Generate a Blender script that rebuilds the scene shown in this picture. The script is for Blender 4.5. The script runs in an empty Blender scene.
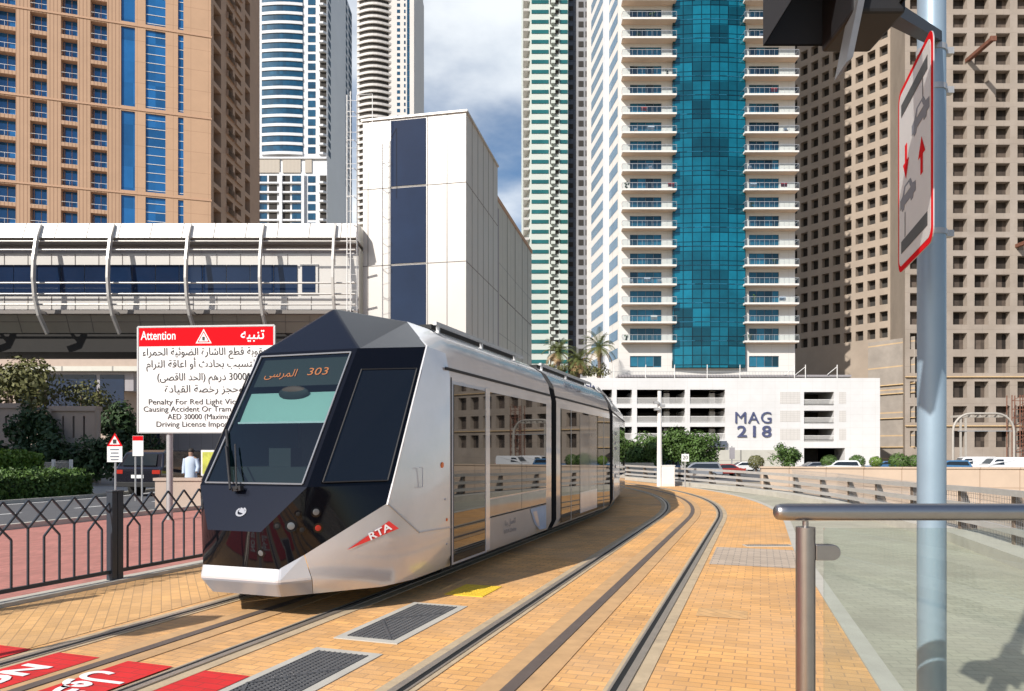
import bpy, math, random
from mathutils import Matrix, Vector, noise as mnoise
R = math.radians
PI = math.pi
sc = bpy.context.scene
COL = sc.collection
F, HC, CX, HY = 720.0, 1.7, 512.0, 450.0     # focal length in px, eye height, image centre, horizon row
SUN_AZ = math.atan2(0.63, 0.77)              # light travels towards +X*.63 +Y*.77
SUN_EL = R(36)
RM = {}
I4 = Matrix.Identity(4)

# ------------------------------------------------------------------ helpers
def gp(px, py, z=0.0):
    Y = F * (HC - z) / (py - HY)
    return ((px - CX) / F * Y, Y)
def zat(py, Y): return HC + (HY - py) / F * Y
def xat(px, Y): return (px - CX) / F * Y

def tag(o, label=None, cat=None, group=None, kind=None):
    if label: o['label'] = label
    if cat: o['category'] = cat
    if group: o['group'] = group
    if kind: o['kind'] = kind
    return o

def thing(name, label, cat, loc=(0, 0, 0), rz=0.0, group=None):
    o = bpy.data.objects.new(name, None)
    COL.objects.link(o)
    o.location = loc
    o.rotation_euler = (0, 0, rz)
    o.empty_display_size = 0.2
    RM[o] = Matrix.Translation(Vector(loc)) @ Matrix.Rotation(rz, 4, 'Z')
    return tag(o, label, cat, group)

class MB:
    def __init__(self):
        self.v = []; self.f = []; self.m = []
    def quad(self, a, b, c, d, m=0):
        n = len(self.v); self.v += [tuple(a), tuple(b), tuple(c), tuple(d)]
        self.f.append((n, n+1, n+2, n+3)); self.m.append(m); return self
    def poly(self, pts, m=0):
        n = len(self.v); self.v += [tuple(p) for p in pts]
        self.f.append(tuple(range(n, n+len(pts)))); self.m.append(m); return self
    def box(self, x0, x1, y0, y1, z0, z1, m=0, T=None):
        n = len(self.v)
        vs = [(x0,y0,z0),(x1,y0,z0),(x1,y1,z0),(x0,y1,z0),(x0,y0,z1),(x1,y0,z1),(x1,y1,z1),(x0,y1,z1)]
        if T is not None: vs = [tuple(T @ Vector(p)) for p in vs]
        self.v += vs
        for f in ((0,3,2,1),(4,5,6,7),(0,1,5,4),(1,2,6,5),(2,3,7,6),(3,0,4,7)):
            self.f.append(tuple(n+i for i in f)); self.m.append(m)
        return self
    def prism(self, pts, z0, z1, m=0, ms=None):
        n = len(self.v); k = len(pts)
        self.v += [(p[0], p[1], z0) for p in pts] + [(p[0], p[1], z1) for p in pts]
        self.f.append(tuple(range(n+k-1, n-1, -1))); self.m.append(m)
        self.f.append(tuple(range(n+k, n+2*k))); self.m.append(m)
        for i in range(k):
            j = (i+1) % k
            self.f.append((n+i, n+j, n+k+j, n+k+i)); self.m.append(m if ms is None else ms)
        return self
    def tube(self, pts, r, seg=10, m=0, cap=True, radii=None):
        pts = [Vector(p) for p in pts]; n = len(self.v)
        up = Vector((0, 0, 1))
        prev = None
        for i, p in enumerate(pts):
            if i == 0: d = pts[1]-pts[0]
            elif i == len(pts)-1: d = pts[-1]-pts[-2]
            else: d = (pts[i+1]-pts[i]).normalized() + (pts[i]-pts[i-1]).normalized()
            d.normalize()
            if prev is None:
                a = d.cross(up)
                if a.length < 1e-3: a = Vector((1, 0, 0))
            else:
                a = prev - d * prev.dot(d)
            a.normalize(); prev = a; b = d.cross(a)
            rr = radii[i] if radii else r
            for k in range(seg):
                t = 2*PI*k/seg
                self.v.append(tuple(p + a*math.cos(t)*rr + b*math.sin(t)*rr))
        for i in range(len(pts)-1):
            for k in range(seg):
                k2 = (k+1) % seg
                self.f.append((n+i*seg+k, n+i*seg+k2, n+(i+1)*seg+k2, n+(i+1)*seg+k)); self.m.append(m)
        if cap:
            self.f.append(tuple(n+k for k in range(seg-1, -1, -1))); self.m.append(m)
            e = n+(len(pts)-1)*seg
            self.f.append(tuple(e+k for k in range(seg))); self.m.append(m)
        return self
    def bar(self, a, b, w, h=None, m=0):
        """box-section bar from a to b"""
        a = Vector(a); b = Vector(b); d = b-a; L = d.length; d.normalize()
        s = d.cross(Vector((0, 0, 1)))
        if s.length < 1e-3: s = Vector((1, 0, 0))
        s.normalize(); u = s.cross(d); h = h or w
        T = Matrix(((s.x, d.x, u.x, a.x), (s.y, d.y, u.y, a.y), (s.z, d.z, u.z, a.z), (0, 0, 0, 1)))
        return self.box(-w/2, w/2, 0, L, -h/2, h/2, m, T)
    def loft(self, rings, m=0, close=True, cap=True):
        n = len(self.v); k = len(rings[0])
        for r in rings: self.v += [tuple(p) for p in r]
        for i in range(len(rings)-1):
            for j in range(k if close else k-1):
                j2 = (j+1) % k
                self.f.append((n+i*k+j, n+i*k+j2, n+(i+1)*k+j2, n+(i+1)*k+j)); self.m.append(m)
        if cap:
            self.f.append(tuple(n+j for j in range(k-1, -1, -1))); self.m.append(m)
            e = n+(len(rings)-1)*k
            self.f.append(tuple(e+j for j in range(k))); self.m.append(m)
        return self
    def sphere(self, c, r, seg=12, rings=8, m=0, sq=(1, 1, 1)):
        rs = []
        for i in range(rings+1):
            t = PI*i/rings; rr = max(math.sin(t), 1e-3)
            rs.append([(c[0]+r*sq[0]*rr*math.cos(2*PI*k/seg), c[1]+r*sq[1]*rr*math.sin(2*PI*k/seg), c[2]-r*sq[2]*math.cos(t)) for k in range(seg)])
        return self.loft(rs, m)
    def build(self, name, mats, parent=None, world=False, loc=None, smooth=None, bevel=0.0, fix=False):
        if not isinstance(mats, (list, tuple)): mats = [mats]
        vs = self.v
        if parent is not None and world:
            inv = RM[parent].inverted()
            vs = [tuple(inv @ Vector(p)) for p in vs]
        me = bpy.data.meshes.new(name)
        me.from_pydata(vs, [], self.f)
        for mm in mats: me.materials.append(mm)
        me.polygons.foreach_set('material_index', self.m)
        if fix:
            import bmesh
            bm = bmesh.new(); bm.from_mesh(me)
            bmesh.ops.remove_doubles(bm, verts=bm.verts, dist=1e-4)
            bmesh.ops.recalc_face_normals(bm, faces=bm.faces)
            bm.to_mesh(me); bm.free()
        if smooth:
            me.shade_smooth(); me.set_sharp_from_angle(angle=R(smooth))
        me.update()
        o = bpy.data.objects.new(name, me)
        COL.objects.link(o)
        if parent is not None: o.parent = parent
        if loc is not None: o.location = loc
        RM[o] = (RM[parent] if parent is not None else I4) @ Matrix.Translation(Vector(loc or (0, 0, 0)))
        if bevel:
            b = o.modifiers.new('bevel', 'BEVEL'); b.width = bevel; b.segments = 2; b.limit_method = 'ANGLE'; b.angle_limit = R(30)
        return o

def clone(o, parent, loc=None, rz=None, deep=True):
    c = o.copy(); COL.objects.link(c); c.parent = parent
    if loc is not None: c.location = loc
    if rz is not None: c.rotation_euler = (0, 0, rz)
    RM[c] = (RM[parent] if parent is not None else I4) @ Matrix.Translation(c.location) @ Matrix.Rotation(c.rotation_euler.z, 4, 'Z')
    if deep:
        for ch in [k for k in o.children]:
            clone(ch, c)
    return c

# ------------------------------------------------------------------ materials
def M(name, col, rough=0.6, metal=0.0, var=0.08, scale=1.2, bump=0.0, bscale=30, ior=1.45, coat=0.0,
      grid=None, cell=None, brick=None, col2=None, emit=None, stain=0.0, stripes=None, ang=0.0, tone=None):
    m = bpy.data.materials.new(name); m.use_nodes = True
    nt = m.node_tree; N = nt.nodes; L = nt.links
    b = N['Principled BSDF']
    b.inputs['Roughness'].default_value = rough; b.inputs['Metallic'].default_value = metal
    b.inputs['IOR'].default_value = ior; b.inputs['Coat Weight'].default_value = coat
    b.inputs['Coat Roughness'].default_value = 0.05
    geo = N.new('ShaderNodeNewGeometry')
    def math_(op, a, c=None):
        n = N.new('ShaderNodeMath'); n.operation = op
        for i, s in enumerate((a, c)):
            if s is None: continue
            if isinstance(s, (int, float)): n.inputs[i].default_value = s
            else: L.new(s, n.inputs[i])
        return n.outputs[0]
    def mixc(f, a, c, mode='MIX'):
        n = N.new('ShaderNodeMix'); n.data_type = 'RGBA'; n.blend_type = mode
        for i, s in ((0, f), (6, a), (7, c)):
            if isinstance(s, (int, float)): n.inputs[i].default_value = s
            elif isinstance(s, tuple): n.inputs[i].default_value = (*s[:3], 1)
            else: L.new(s, n.inputs[i])
        return n.outputs[2]
    mp = N.new('ShaderNodeMapping'); mp.vector_type = 'POINT'; mp.inputs['Rotation'].default_value = (0, 0, -ang)
    L.new(geo.outputs['Position'], mp.inputs[0]); P = mp.outputs[0]
    c = tuple(col)
    cur = c
    if brick:
        bw, bh, mort, rot, mcol, dv = brick
        mp2 = N.new('ShaderNodeMapping'); mp2.inputs['Rotation'].default_value = (0, 0, rot)
        L.new(geo.outputs['Position'], mp2.inputs[0])
        bt = N.new('ShaderNodeTexBrick'); L.new(mp2.outputs[0], bt.inputs[0])
        bt.inputs['Color1'].default_value = (*[x*(1-dv) for x in c], 1)
        c2 = col2 or tuple(x*(1+dv) for x in c)
        bt.inputs['Color2'].default_value = (*[min(1, x) for x in c2], 1)
        bt.inputs['Mortar'].default_value = (*mcol, 1)
        bt.inputs['Scale'].default_value = 1.0; bt.inputs['Mortar Size'].default_value = mort
        bt.inputs['Brick Width'].default_value = bw; bt.inputs['Row Height'].default_value = bh
        bt.inputs['Mortar Smooth'].default_value = 0.3
        cur = bt.outputs[0]
    if grid:
        sx, sz, w, gcol = grid
        sep = N.new('ShaderNodeSeparateXYZ'); L.new(P, sep.inputs[0])
        fx = math_('LESS_THAN', math_('FRACT', math_('DIVIDE', sep.outputs[0], sx)), w/sx)
        fz = math_('LESS_THAN', math_('FRACT', math_('DIVIDE', sep.outputs[2], sz)), w/sz)
        cur = mixc(math_('MAXIMUM', fx, fz), cur, tuple(gcol))
    if cell:
        sx, sz, amt = cell
        sep = N.new('ShaderNodeSeparateXYZ'); L.new(P, sep.inputs[0])
        cb = N.new('ShaderNodeCombineXYZ')
        L.new(math_('FLOOR', math_('DIVIDE', sep.outputs[0], sx)), cb.inputs[0])
        L.new(math_('FLOOR', math_('DIVIDE', sep.outputs[2], sz)), cb.inputs[1])
        wn = N.new('ShaderNodeTexWhiteNoise'); wn.noise_dimensions = '2D'; L.new(cb.outputs[0], wn.inputs[0])
        v = math_('ADD', math_('MULTIPLY', wn.outputs[0], 2*amt), 1-amt)
        cc = N.new('ShaderNodeCombineColor')
        for i in range(3): L.new(v, cc.inputs[i])
        cur = mixc(1.0, cur, cc.outputs[0], 'MULTIPLY')
    if stripes:     # vertical ribs every d metres
        d, w, scol = stripes
        sep = N.new('ShaderNodeSeparateXYZ'); L.new(P, sep.inputs[0])
        f = math_('LESS_THAN', math_('FRACT', math_('DIVIDE', sep.outputs[0], d)), w/d)
        cur = mixc(f, cur, tuple(scol))
    if tone:
        tcol, tsc, tam = tone
        nt_ = N.new('ShaderNodeTexNoise'); nt_.inputs['Scale'].default_value = tsc; nt_.inputs['Detail'].default_value = 5; nt_.inputs['Roughness'].default_value = .65
        L.new(P, nt_.inputs[0])
        r_ = N.new('ShaderNodeMapRange'); r_.inputs[1].default_value = .42; r_.inputs[2].default_value = .66; r_.inputs[3].default_value = 0; r_.inputs[4].default_value = tam
        L.new(nt_.outputs[0], r_.inputs[0]); cur = mixc(r_.outputs[0], cur, tuple(tcol))
    if var:
        nz = N.new('ShaderNodeTexNoise'); nz.inputs['Scale'].default_value = scale; nz.inputs['Detail'].default_value = 6
        nz.inputs['Roughness'].default_value = 0.62
        L.new(geo.outputs['Position'], nz.inputs[0])
        v = math_('ADD', math_('MULTIPLY', nz.outputs[0], 4*var), 1-2*var)
        cc = N.new('ShaderNodeCombineColor')
        for i in range(3): L.new(v, cc.inputs[i])
        cur = mixc(1.0, cur, cc.outputs[0], 'MULTIPLY')
    if stain:
        nz2 = N.new('ShaderNodeTexNoise'); nz2.inputs['Scale'].default_value = scale*0.35; nz2.inputs['Detail'].default_value = 8
        nz2.inputs['Roughness'].default_value = 0.7
        L.new(geo.outputs['Position'], nz2.inputs[0])
        r = N.new('ShaderNodeMapRange'); r.inputs[1].default_value = .52; r.inputs[2].default_value = .72; r.inputs[3].default_value = 0; r.inputs[4].default_value = stain
        L.new(nz2.outputs[0], r.inputs[0])
        cur = mixc(r.outputs[0], cur, (0.12, 0.10, 0.085))
    if isinstance(cur, tuple): b.inputs['Base Color'].default_value = (*cur, 1)
    else: L.new(cur, b.inputs['Base Color'])
    if bump:
        nb = N.new('ShaderNodeTexNoise'); nb.inputs['Scale'].default_value = bscale; nb.inputs['Detail'].default_value = 4
        L.new(geo.outputs['Position'], nb.inputs[0])
        bp = N.new('ShaderNodeBump'); bp.inputs['Strength'].default_value = bump; bp.inputs['Distance'].default_value = 0.02
        L.new(nb.outputs[0], bp.inputs['Height']); L.new(bp.outputs[0], b.inputs['Normal'])
    if emit:
        b.inputs['Emission Color'].default_value = (*emit[:3], 1); b.inputs['Emission Strength'].default_value = emit[3]
    return m

def see_glass(name, tint, refl=0.08, rough=0.01):
    m = bpy.data.materials.new(name); m.use_nodes = True
    nt = m.node_tree; N = nt.nodes; L = nt.links; N.clear()
    o = N.new('ShaderNodeOutputMaterial'); t = N.new('ShaderNodeBsdfTransparent'); t.inputs[0].default_value = (*tint, 1)
    g = N.new('ShaderNodeBsdfGlossy'); g.inputs['Roughness'].default_value = rough
    lw = N.new('ShaderNodeFresnel'); lw.inputs[0].default_value = 1.5
    mx = N.new('ShaderNodeMixShader'); a = N.new('ShaderNodeMath'); a.operation = 'ADD'; a.inputs[1].default_value = refl; a.use_clamp = True
    L.new(lw.outputs[0], a.inputs[0]); L.new(a.outputs[0], mx.inputs[0]); L.new(t.outputs[0], mx.inputs[1]); L.new(g.outputs[0], mx.inputs[2]); L.new(mx.outputs[0], o.inputs[0])
    return m

H0 = math.atan(0.345)                       # heading of the straight track
mt = {}
mt['orange'] = M('orange brick paving', (.71, .375, .13), .85, var=.15, scale=1.1, brick=(.2, .1, .006, H0, (.40, .22, .10), .13), bump=.2, bscale=60, stain=.38, tone=((.50, .32, .18), .5, .6))
mt['buff'] = M('buff brick paving', (.64, .37, .15), .85, var=.12, scale=1.3, brick=(.2, .1, .006, H0+PI/4, (.40, .24, .11), .1), bump=.2, bscale=60, stain=.3, tone=((.46, .30, .17), .6, .5))
mt['pink'] = M('pink brick paving', (.42, .17, .14), .85, var=.1, scale=1.5, brick=(.2, .1, .008, H0+PI/2, (.30, .15, .12), .12), bump=.1, stain=.15)
mt['green'] = M('grey green paving', (.40, .38, .29), .85, var=.12, scale=1.2, brick=(.2, .1, .007, 0.15, (.28, .27, .21), .08), bump=.2, bscale=50, stain=.22, tone=((.33, .30, .24), .45, .6))
mt['greyp'] = M('greyer brick', (.47, .37, .28), .85, var=.1, brick=(.2, .1, .007, H0, (.2, .18, .16), .1))
mt['asphalt'] = M('asphalt', (.10, .10, .105), .9, var=.12, scale=2, bump=.2, bscale=120)
mt['bed'] = M('concrete deck', (.34, .32, .29), .9, var=.12, scale=.8, bump=.1, stain=.2)
mt['band'] = M('rail bedding concrete', (.47, .36, .23), .85, var=.15, scale=5, bump=.15, stain=.45)
mt['bandd'] = M('brown power rail bedding', (.52, .315, .15), .8, var=.15, scale=5, stain=.3)
mt['apsd'] = M('dark power rail', (.12, .09, .075), .6, var=.15, scale=6)
mt['steel'] = M('worn rail steel', (.40, .34, .28), .45, .6, var=.1, scale=8)
mt['groove'] = M('rail groove', (.012, .012, .012), .8, var=.1)
mt['redp'] = M('red road paint', (.60, .02, .02), .9, var=.12, scale=3, brick=(.2, .1, .005, H0, (.35, .03, .025), .06), stain=.15)
mt['wpaint'] = M('white road paint', (.78, .77, .74), .7, var=.08, scale=10)
mt['ypaint'] = M('yellow tactile paint', (.75, .50, .04), .7, var=.1, scale=6)
mt['kerb'] = M('concrete kerb', (.46, .43, .37), .85, var=.1, scale=3, bump=.1, stain=.15)
mt['terrain'] = M('sandy ground', (.34, .29, .22), .95, var=.15, scale=.3, bump=.1)
mt['iron'] = M('grate iron', (.17, .17, .175), .5, .6, var=.15, scale=10)
mt['blackpit'] = M('dark pit', (.01, .01, .01), .9, var=0)
mt['fence'] = M('dark blue grey fence paint', (.035, .045, .06), .4, .2, var=.1)
# tram
mt['twhite'] = M('tram silver white paint', (.67, .665, .675), .2, .25, var=.03, scale=2, coat=.7, tone=((.52, .50, .48), 1.1, .3))
mt['tgrey'] = M('tram grey band', (.42, .45, .52), .3, .3, var=.03, coat=.4)
mt['tblack'] = M('tram black gloss', (.004, .004, .006), .05, 0, var=.02, ior=1.42)
mt['tblue'] = M('tram dark blue paint', (.008, .010, .018), .24, .0, var=.04, ior=1.4)
mt['tglass'] = M('tram side glass', (.008, .009, .010), .015, 0, var=.05, ior=2.0)
mt['seal'] = M('grey glazing seal', (.16, .17, .19), .4, var=.05)
mt['trub'] = M('black rubber', (.02, .02, .022), .7, var=.1)
mt['tdark'] = M('tram underframe', (.014, .014, .014), .7, var=.1)
mt['tblind'] = M('pale green sun blind', (.27, .36, .33), .7, var=.04)
mt['tint'] = M('cab interior', (.06, .15, .18), .6, var=.1)
mt['wind'] = see_glass('windscreen glass', (.62, .80, .80), .05)
mt['qglass'] = M('dark quarter glass', (.008, .01, .014), .02, 0, var=0, ior=1.6)
mt['led'] = M('orange led', (.4, .1, .02), .5, var=0, emit=(1.0, .22, .04, .6))
mt['lamp'] = M('lamp lens', (.16, .17, .18), .12, .3, var=0)
mt['rlamp'] = M('red lamp lens', (.35, .03, .02), .15, 0, var=0)
mt['olamp'] = M('amber lamp lens', (.7, .15, .02), .2, 0, var=0)
mt['redvin'] = M('red vinyl', (.65, .04, .035), .4, var=.03)
mt['wvin'] = M('white vinyl', (.8, .8, .8), .5, var=.02)
mt['gvin'] = M('grey lettering', (.16, .17, .2), .5, var=.02)
mt['bvin'] = M('pale blue vinyl', (.25, .38, .55), .4, var=.15, scale=4)
mt['frit'] = M('pale fritted glass', (.20, .195, .19), .06, 0, var=.15, scale=2, ior=2.0)
mt['pvin'] = M('white film', (.62, .62, .63), .2, .1, var=.1, scale=3, coat=.4)
# metals and street things
mt['inox'] = M('brushed stainless steel', (.40, .375, .365), .34, 1.0, var=.06, scale=20)
mt['polep'] = M('blue grey galvanised pole', (.26, .345, .42), .42, .25, var=.07, scale=4, stain=.12)
mt['galv'] = M('galvanised steel', (.42, .42, .42), .45, .5, var=.08, scale=5)
mt['railing'] = M('painted barrier rail', (.50, .49, .47), .4, .3, var=.08, scale=4)
mt['tan'] = M('tan concrete wall', (.50, .385, .29), .9, var=.08, scale=.8, grid=(1.6, 9, .04, (.35, .25, .18)), stain=.1)
mt['postd'] = M('shaded barrier post', (.16, .12, .09), .7, var=.1)  # dark brown puts the posts' shaded side into the colour
mt['pane'] = see_glass('clear balustrade glass', (.925, .96, .945), .02)
mt['blk'] = M('black signal housing', (.010, .010, .012), .6, var=.1, scale=10)
mt['signw'] = M('white sign face', (.74, .74, .72), .35, var=.03)
mt['signw2'] = M('reflective sign face', (.62, .60, .58), .3, .15, var=.05, scale=2)
mt['signr'] = M('red sign face', (.62, .006, .012), .9, var=.04, ior=1.2)
mt['ink'] = M('black sign ink', (.03, .03, .03), .5, var=.02)
mt['whitep'] = M('white paint', (.72, .70, .67), .5, var=.06)
# buildings
mt['brown'] = M('sandy brown cladding', (.47, .275, .17), .8, var=.06, scale=.4, grid=(100, 13.28/2, .06, (.36, .2, .12)), ang=0)
BRA = R(17)
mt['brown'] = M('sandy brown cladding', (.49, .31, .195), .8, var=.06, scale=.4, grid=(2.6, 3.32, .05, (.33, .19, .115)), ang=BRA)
mt['brownrib'] = M('ribbed brown pier', (.455, .29, .185), .8, var=.06, scale=.4, stripes=(.5, .12, (.30, .175, .11)), ang=BRA)
mt['brownd'] = M('brown trim', (.50, .31, .20), .8, var=.05)
mt['brshade'] = M('shaded brown cladding', (.40, .26, .18), .85, var=.08, scale=.4)  # darker brown, the side face's shade put into the colour
mt['bglass'] = M('bright blue glass', (.02, .13, .32), .08, .25, var=.12, scale=.5, cell=(1.6, 3.32, .25), ang=BRA, ior=1.6)
mt['navy'] = M('navy glass', (.010, .022, .055), .05, .0, var=.2, scale=.3, ior=1.4)
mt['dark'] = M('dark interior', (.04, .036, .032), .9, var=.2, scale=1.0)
mt['dark2'] = M('brown dark interior', (.06, .046, .037), .9, var=.3, scale=1.0, cell=(3.82, 3.3, .8))  # dark room backs; lighter cells put lit far walls into the colour
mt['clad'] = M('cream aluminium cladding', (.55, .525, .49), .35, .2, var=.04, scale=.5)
mt['seam'] = M('dark panel seam', (.20, .18, .165), .7, var=0)
mt['clads'] = M('grey station cladding', (.52, .50, .44), .45, .2, var=.05, grid=(1.5, 5.0, .05, (.25, .24, .22)), ang=R(78))
mt['roofw'] = M('white roof metal', (.74, .72, .68), .4, .1, var=.03)
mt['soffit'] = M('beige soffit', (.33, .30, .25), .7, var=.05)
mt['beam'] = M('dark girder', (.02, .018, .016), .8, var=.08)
mt['mwhite'] = M('white tower render', (.66, .635, .60), .7, var=.05, scale=.3, tone=((.52, .48, .44), .3, .35), grid=(3.0, 1.09, .05, (.55, .52, .48)))
mt['mtile'] = M('white tile cladding', (.64, .63, .62), .5, var=.05, scale=.3, tone=((.54, .52, .50), .2, .4), grid=(2.0, 1.05, .05, (.58, .56, .54)))
mt['mgrey'] = M('grey louvre panel', (.56, .53, .50), .6, var=.04, grid=(.6, .3, .05, (.45, .43, .4)))
mt['teal'] = M('teal curtain glass', (.004, .115, .165), .06, .3, var=.35, scale=.25, cell=(3.1, 3.257, .55), ior=1.6, grid=(1.55, 1.63, .16, (.0, .03, .045)))
mt['farwin'] = M('matt slate windows', (.05, .085, .13), .7, 0, var=.2, scale=.2, ior=1.2)
mt['archp'] = M('dusty off white paint', (.40, .365, .32), .6, var=.08)
mt['sidew'] = M('pale side glass', (.10, .20, .30), .15, .3, var=.2, scale=.3)
mt['tealw'] = M('teal window glass', (.012, .09, .14), .08, .2, var=.3, scale=.4, ior=1.6, cell=(1.37, 3.257, .75))
mt['soff2'] = M('warm balcony soffit', (.70, .52, .38), .8, var=.04)
mt['navylt'] = M('navy sign letters', (.07, .08, .16), .4, var=.02)
mt['blueg'] = M('deep blue tower glass', (.01, .07, .13), .06, .3, var=.3, scale=.15, cell=(1.2, 3.4, .25), ior=1.7)
mt['twpale'] = M('pale tower concrete', (.62, .63, .65), .7, var=.04, scale=.1)
mt['twpale2'] = M('pale grey tower', (.58, .55, .52), .7, var=.04, scale=.1)
mt['louv'] = M('beige louvre', (.45, .40, .34), .7, var=.03, stripes=(.5, .2, (.36, .32, .27)))
mt['cream'] = M('cream green tower', (.50, .54, .50), .7, var=.04, scale=.1)
mt['wingg'] = M('shaded rear wing', (.26, .26, .27), .7, var=.05, scale=.1)  # grey tone puts the shade of the set-back wing into its colour
mt['tband'] = M('green teal band glass', (.02, .13, .13), .1, .2, var=.3, scale=.2, ior=1.6)
mt['dkblue'] = M('slate blue tower cladding', (.085, .10, .13), .6, var=.1, scale=.2, grid=(3, 3.4, .3, (.05, .06, .08)))
mt['conc'] = M('raw concrete', (.305, .255, .21), .9, var=.14, scale=.25, bump=.15, bscale=3, stain=.22, grid=(3.8, 3.3, .06, (.22, .18, .15)), tone=((.36, .31, .27), .12, .6))
mt['conc2'] = M('raw facet concrete', (.33, .27, .215), .9, var=.12, scale=.25, stain=.15)
mt['concg'] = M('grey raw concrete wall', (.29, .255, .22), .9, var=.22, scale=.35, bump=.1, bscale=3, stain=.25, grid=(50, 4.2, .25, (.46, .33, .2)))
mt['rust'] = M('rusty steel beam', (.16, .065, .04), .8, var=.3, scale=2)
mt['timber'] = M('yellow timber board', (.6, .42, .22), .8, var=.1)
mt['wallp'] = M('pinkish beige garden wall', (.42, .33, .27), .85, var=.06, stain=.1)
mt['greyw'] = M('grey rendered wall', (.30, .28, .29), .85, var=.05, grid=(.8, 9, .03, (.22, .2, .2)))
mt['leaf'] = M('green leaves', (.065, .12, .022), .6, var=.45, scale=2.2)
mt['leafd'] = M('dark leaves', (.03, .06, .018), .6, var=.4, scale=2)
mt['leafo'] = M('olive leaves', (.12, .12, .04), .65, var=.4, scale=2)
mt['leafy'] = M('sunlit hedge leaves', (.12, .20, .025), .6, var=.4, scale=3)
mt['palm'] = M('palm fronds', (.11, .13, .035), .6, var=.4, scale=1)
mt['palmd'] = M('dry palm fronds', (.32, .20, .09), .7, var=.3, scale=1)
mt['bark'] = M('bark', (.16, .11, .08), .9, var=.3, scale=4)
mt['carblk'] = M('black car paint', (.02, .02, .028), .12, .3, var=.02, coat=1)
mt['carwht'] = M('white car paint', (.72, .72, .72), .25, 0, var=.02, coat=.6)
mt['carblu'] = M('blue car paint', (.06, .16, .30), .25, 0, var=.02, coat=.6)
mt['cargry'] = M('silver car paint', (.34, .35, .37), .25, .4, var=.02, coat=.6)
mt['carred'] = M('red car paint', (.30, .04, .03), .25, 0, var=.02, coat=.6)
mt['carglass'] = M('car glass', (.02, .025, .03), .04, 0, var=0, ior=1.6)
mt['tyre'] = M('tyre rubber', (.02, .02, .02), .85, var=.05)
mt['rim'] = M('wheel rim', (.45, .45, .46), .3, .8, var=.03)
mt['skin'] = M('skin', (.35, .2, .14), .6, var=.05)
mt['cloth'] = M('pale blue robe', (.45, .52, .62), .8, var=.06)
mt['hair'] = M('dark hair', (.02, .015, .012), .7, var=.1)
mt['poster'] = M('poster print', (.5, .5, .08), .5, var=.4, scale=3, col2=(.1, .3, .1))

# ------------------------------------------------------------------ text
AR = {}
for ch, code, n in (('ء',0xFE80,1),('آ',0xFE81,2),('أ',0xFE83,2),('ؤ',0xFE85,2),('إ',0xFE87,2),('ئ',0xFE89,4),('ا',0xFE8D,2),('ب',0xFE8F,4),
    ('ة',0xFE93,2),('ت',0xFE95,4),('ث',0xFE99,4),('ج',0xFE9D,4),('ح',0xFEA1,4),('خ',0xFEA5,4),('د',0xFEA9,2),('ذ',0xFEAB,2),('ر',0xFEAD,2),('ز',0xFEAF,2),
    ('س',0xFEB1,4),('ش',0xFEB5,4),('ص',0xFEB9,4),('ض',0xFEBD,4),('ط',0xFEC1,4),('ظ',0xFEC5,4),('ع',0xFEC9,4),('غ',0xFECD,4),('ف',0xFED1,4),('ق',0xFED5,4),
    ('ك',0xFED9,4),('ل',0xFEDD,4),('م',0xFEE1,4),('ن',0xFEE5,4),('ه',0xFEE9,4),('و',0xFEED,2),('ى',0xFEEF,2),('ي',0xFEF1,4)):
    AR[ch] = (code, n)
def arabic(s):
    """joined presentation forms in visual (left to right) order"""
    words = []
    for w in s.split(' '):
        if not any(c in AR for c in w):
            words.append(w); continue
        out = []
        for i, c in enumerate(w):
            if c not in AR:
                out.append({'(': ')', ')': '('}.get(c, c)); continue
            code, n = AR[c]
            pj = i > 0 and w[i-1] in AR and AR[w[i-1]][1] == 4
            nj = n == 4 and i+1 < len(w) and w[i+1] in AR and AR[w[i+1]][1] >= 2
            out.append(chr(code + (3 if pj and nj else 2 if nj else 1 if pj else 0)))
        words.append(''.join(reversed(out)))
    return ' '.join(reversed(words))

def text(body, size, mat, name, parent, T, width=None, bold=0.0, thick=0.004, spacing=1.0):
    """lettering as a mesh: x right, y up in its own plane, placed by the matrix T (parent space)"""
    c = bpy.data.curves.new(name, 'FONT'); c.body = body; c.size = size; c.align_x = 'CENTER'; c.align_y = 'CENTER'
    c.extrude = thick; c.offset = bold; c.space_character = spacing; c.resolution_u = 3
    t = bpy.data.objects.new(name + '_tmp', c); COL.objects.link(t)
    dg = bpy.context.evaluated_depsgraph_get(); dg.update()
    me = bpy.data.meshes.new_from_object(t.evaluated_get(dg))
    bpy.data.objects.remove(t); bpy.data.curves.remove(c)
    if width and me.vertices:
        xs = [v.co.x for v in me.vertices]; w = max(xs)-min(xs)
        k = width / max(w, 1e-6)
        for v in me.vertices: v.co.x *= k
    me.transform(T)
    me.materials.clear(); me.materials.append(mat)
    for p in me.polygons: p.material_index = 0
    me.name = name
    o = bpy.data.objects.new(name, me); COL.objects.link(o)
    if parent is not None: o.parent = parent
    RM[o] = RM[parent] if parent is not None else I4
    return o
def frame(o, x, y):
    """matrix with origin o, x axis, y axis"""
    x = Vector(x).normalized(); y = Vector(y); y = (y - x*y.dot(x)).normalized(); z = x.cross(y)
    return Matrix(((x.x, y.x, z.x, o[0]), (x.y, y.y, z.y, o[1]), (x.z, y.z, z.z, o[2]), (0, 0, 0, 1)))

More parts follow.
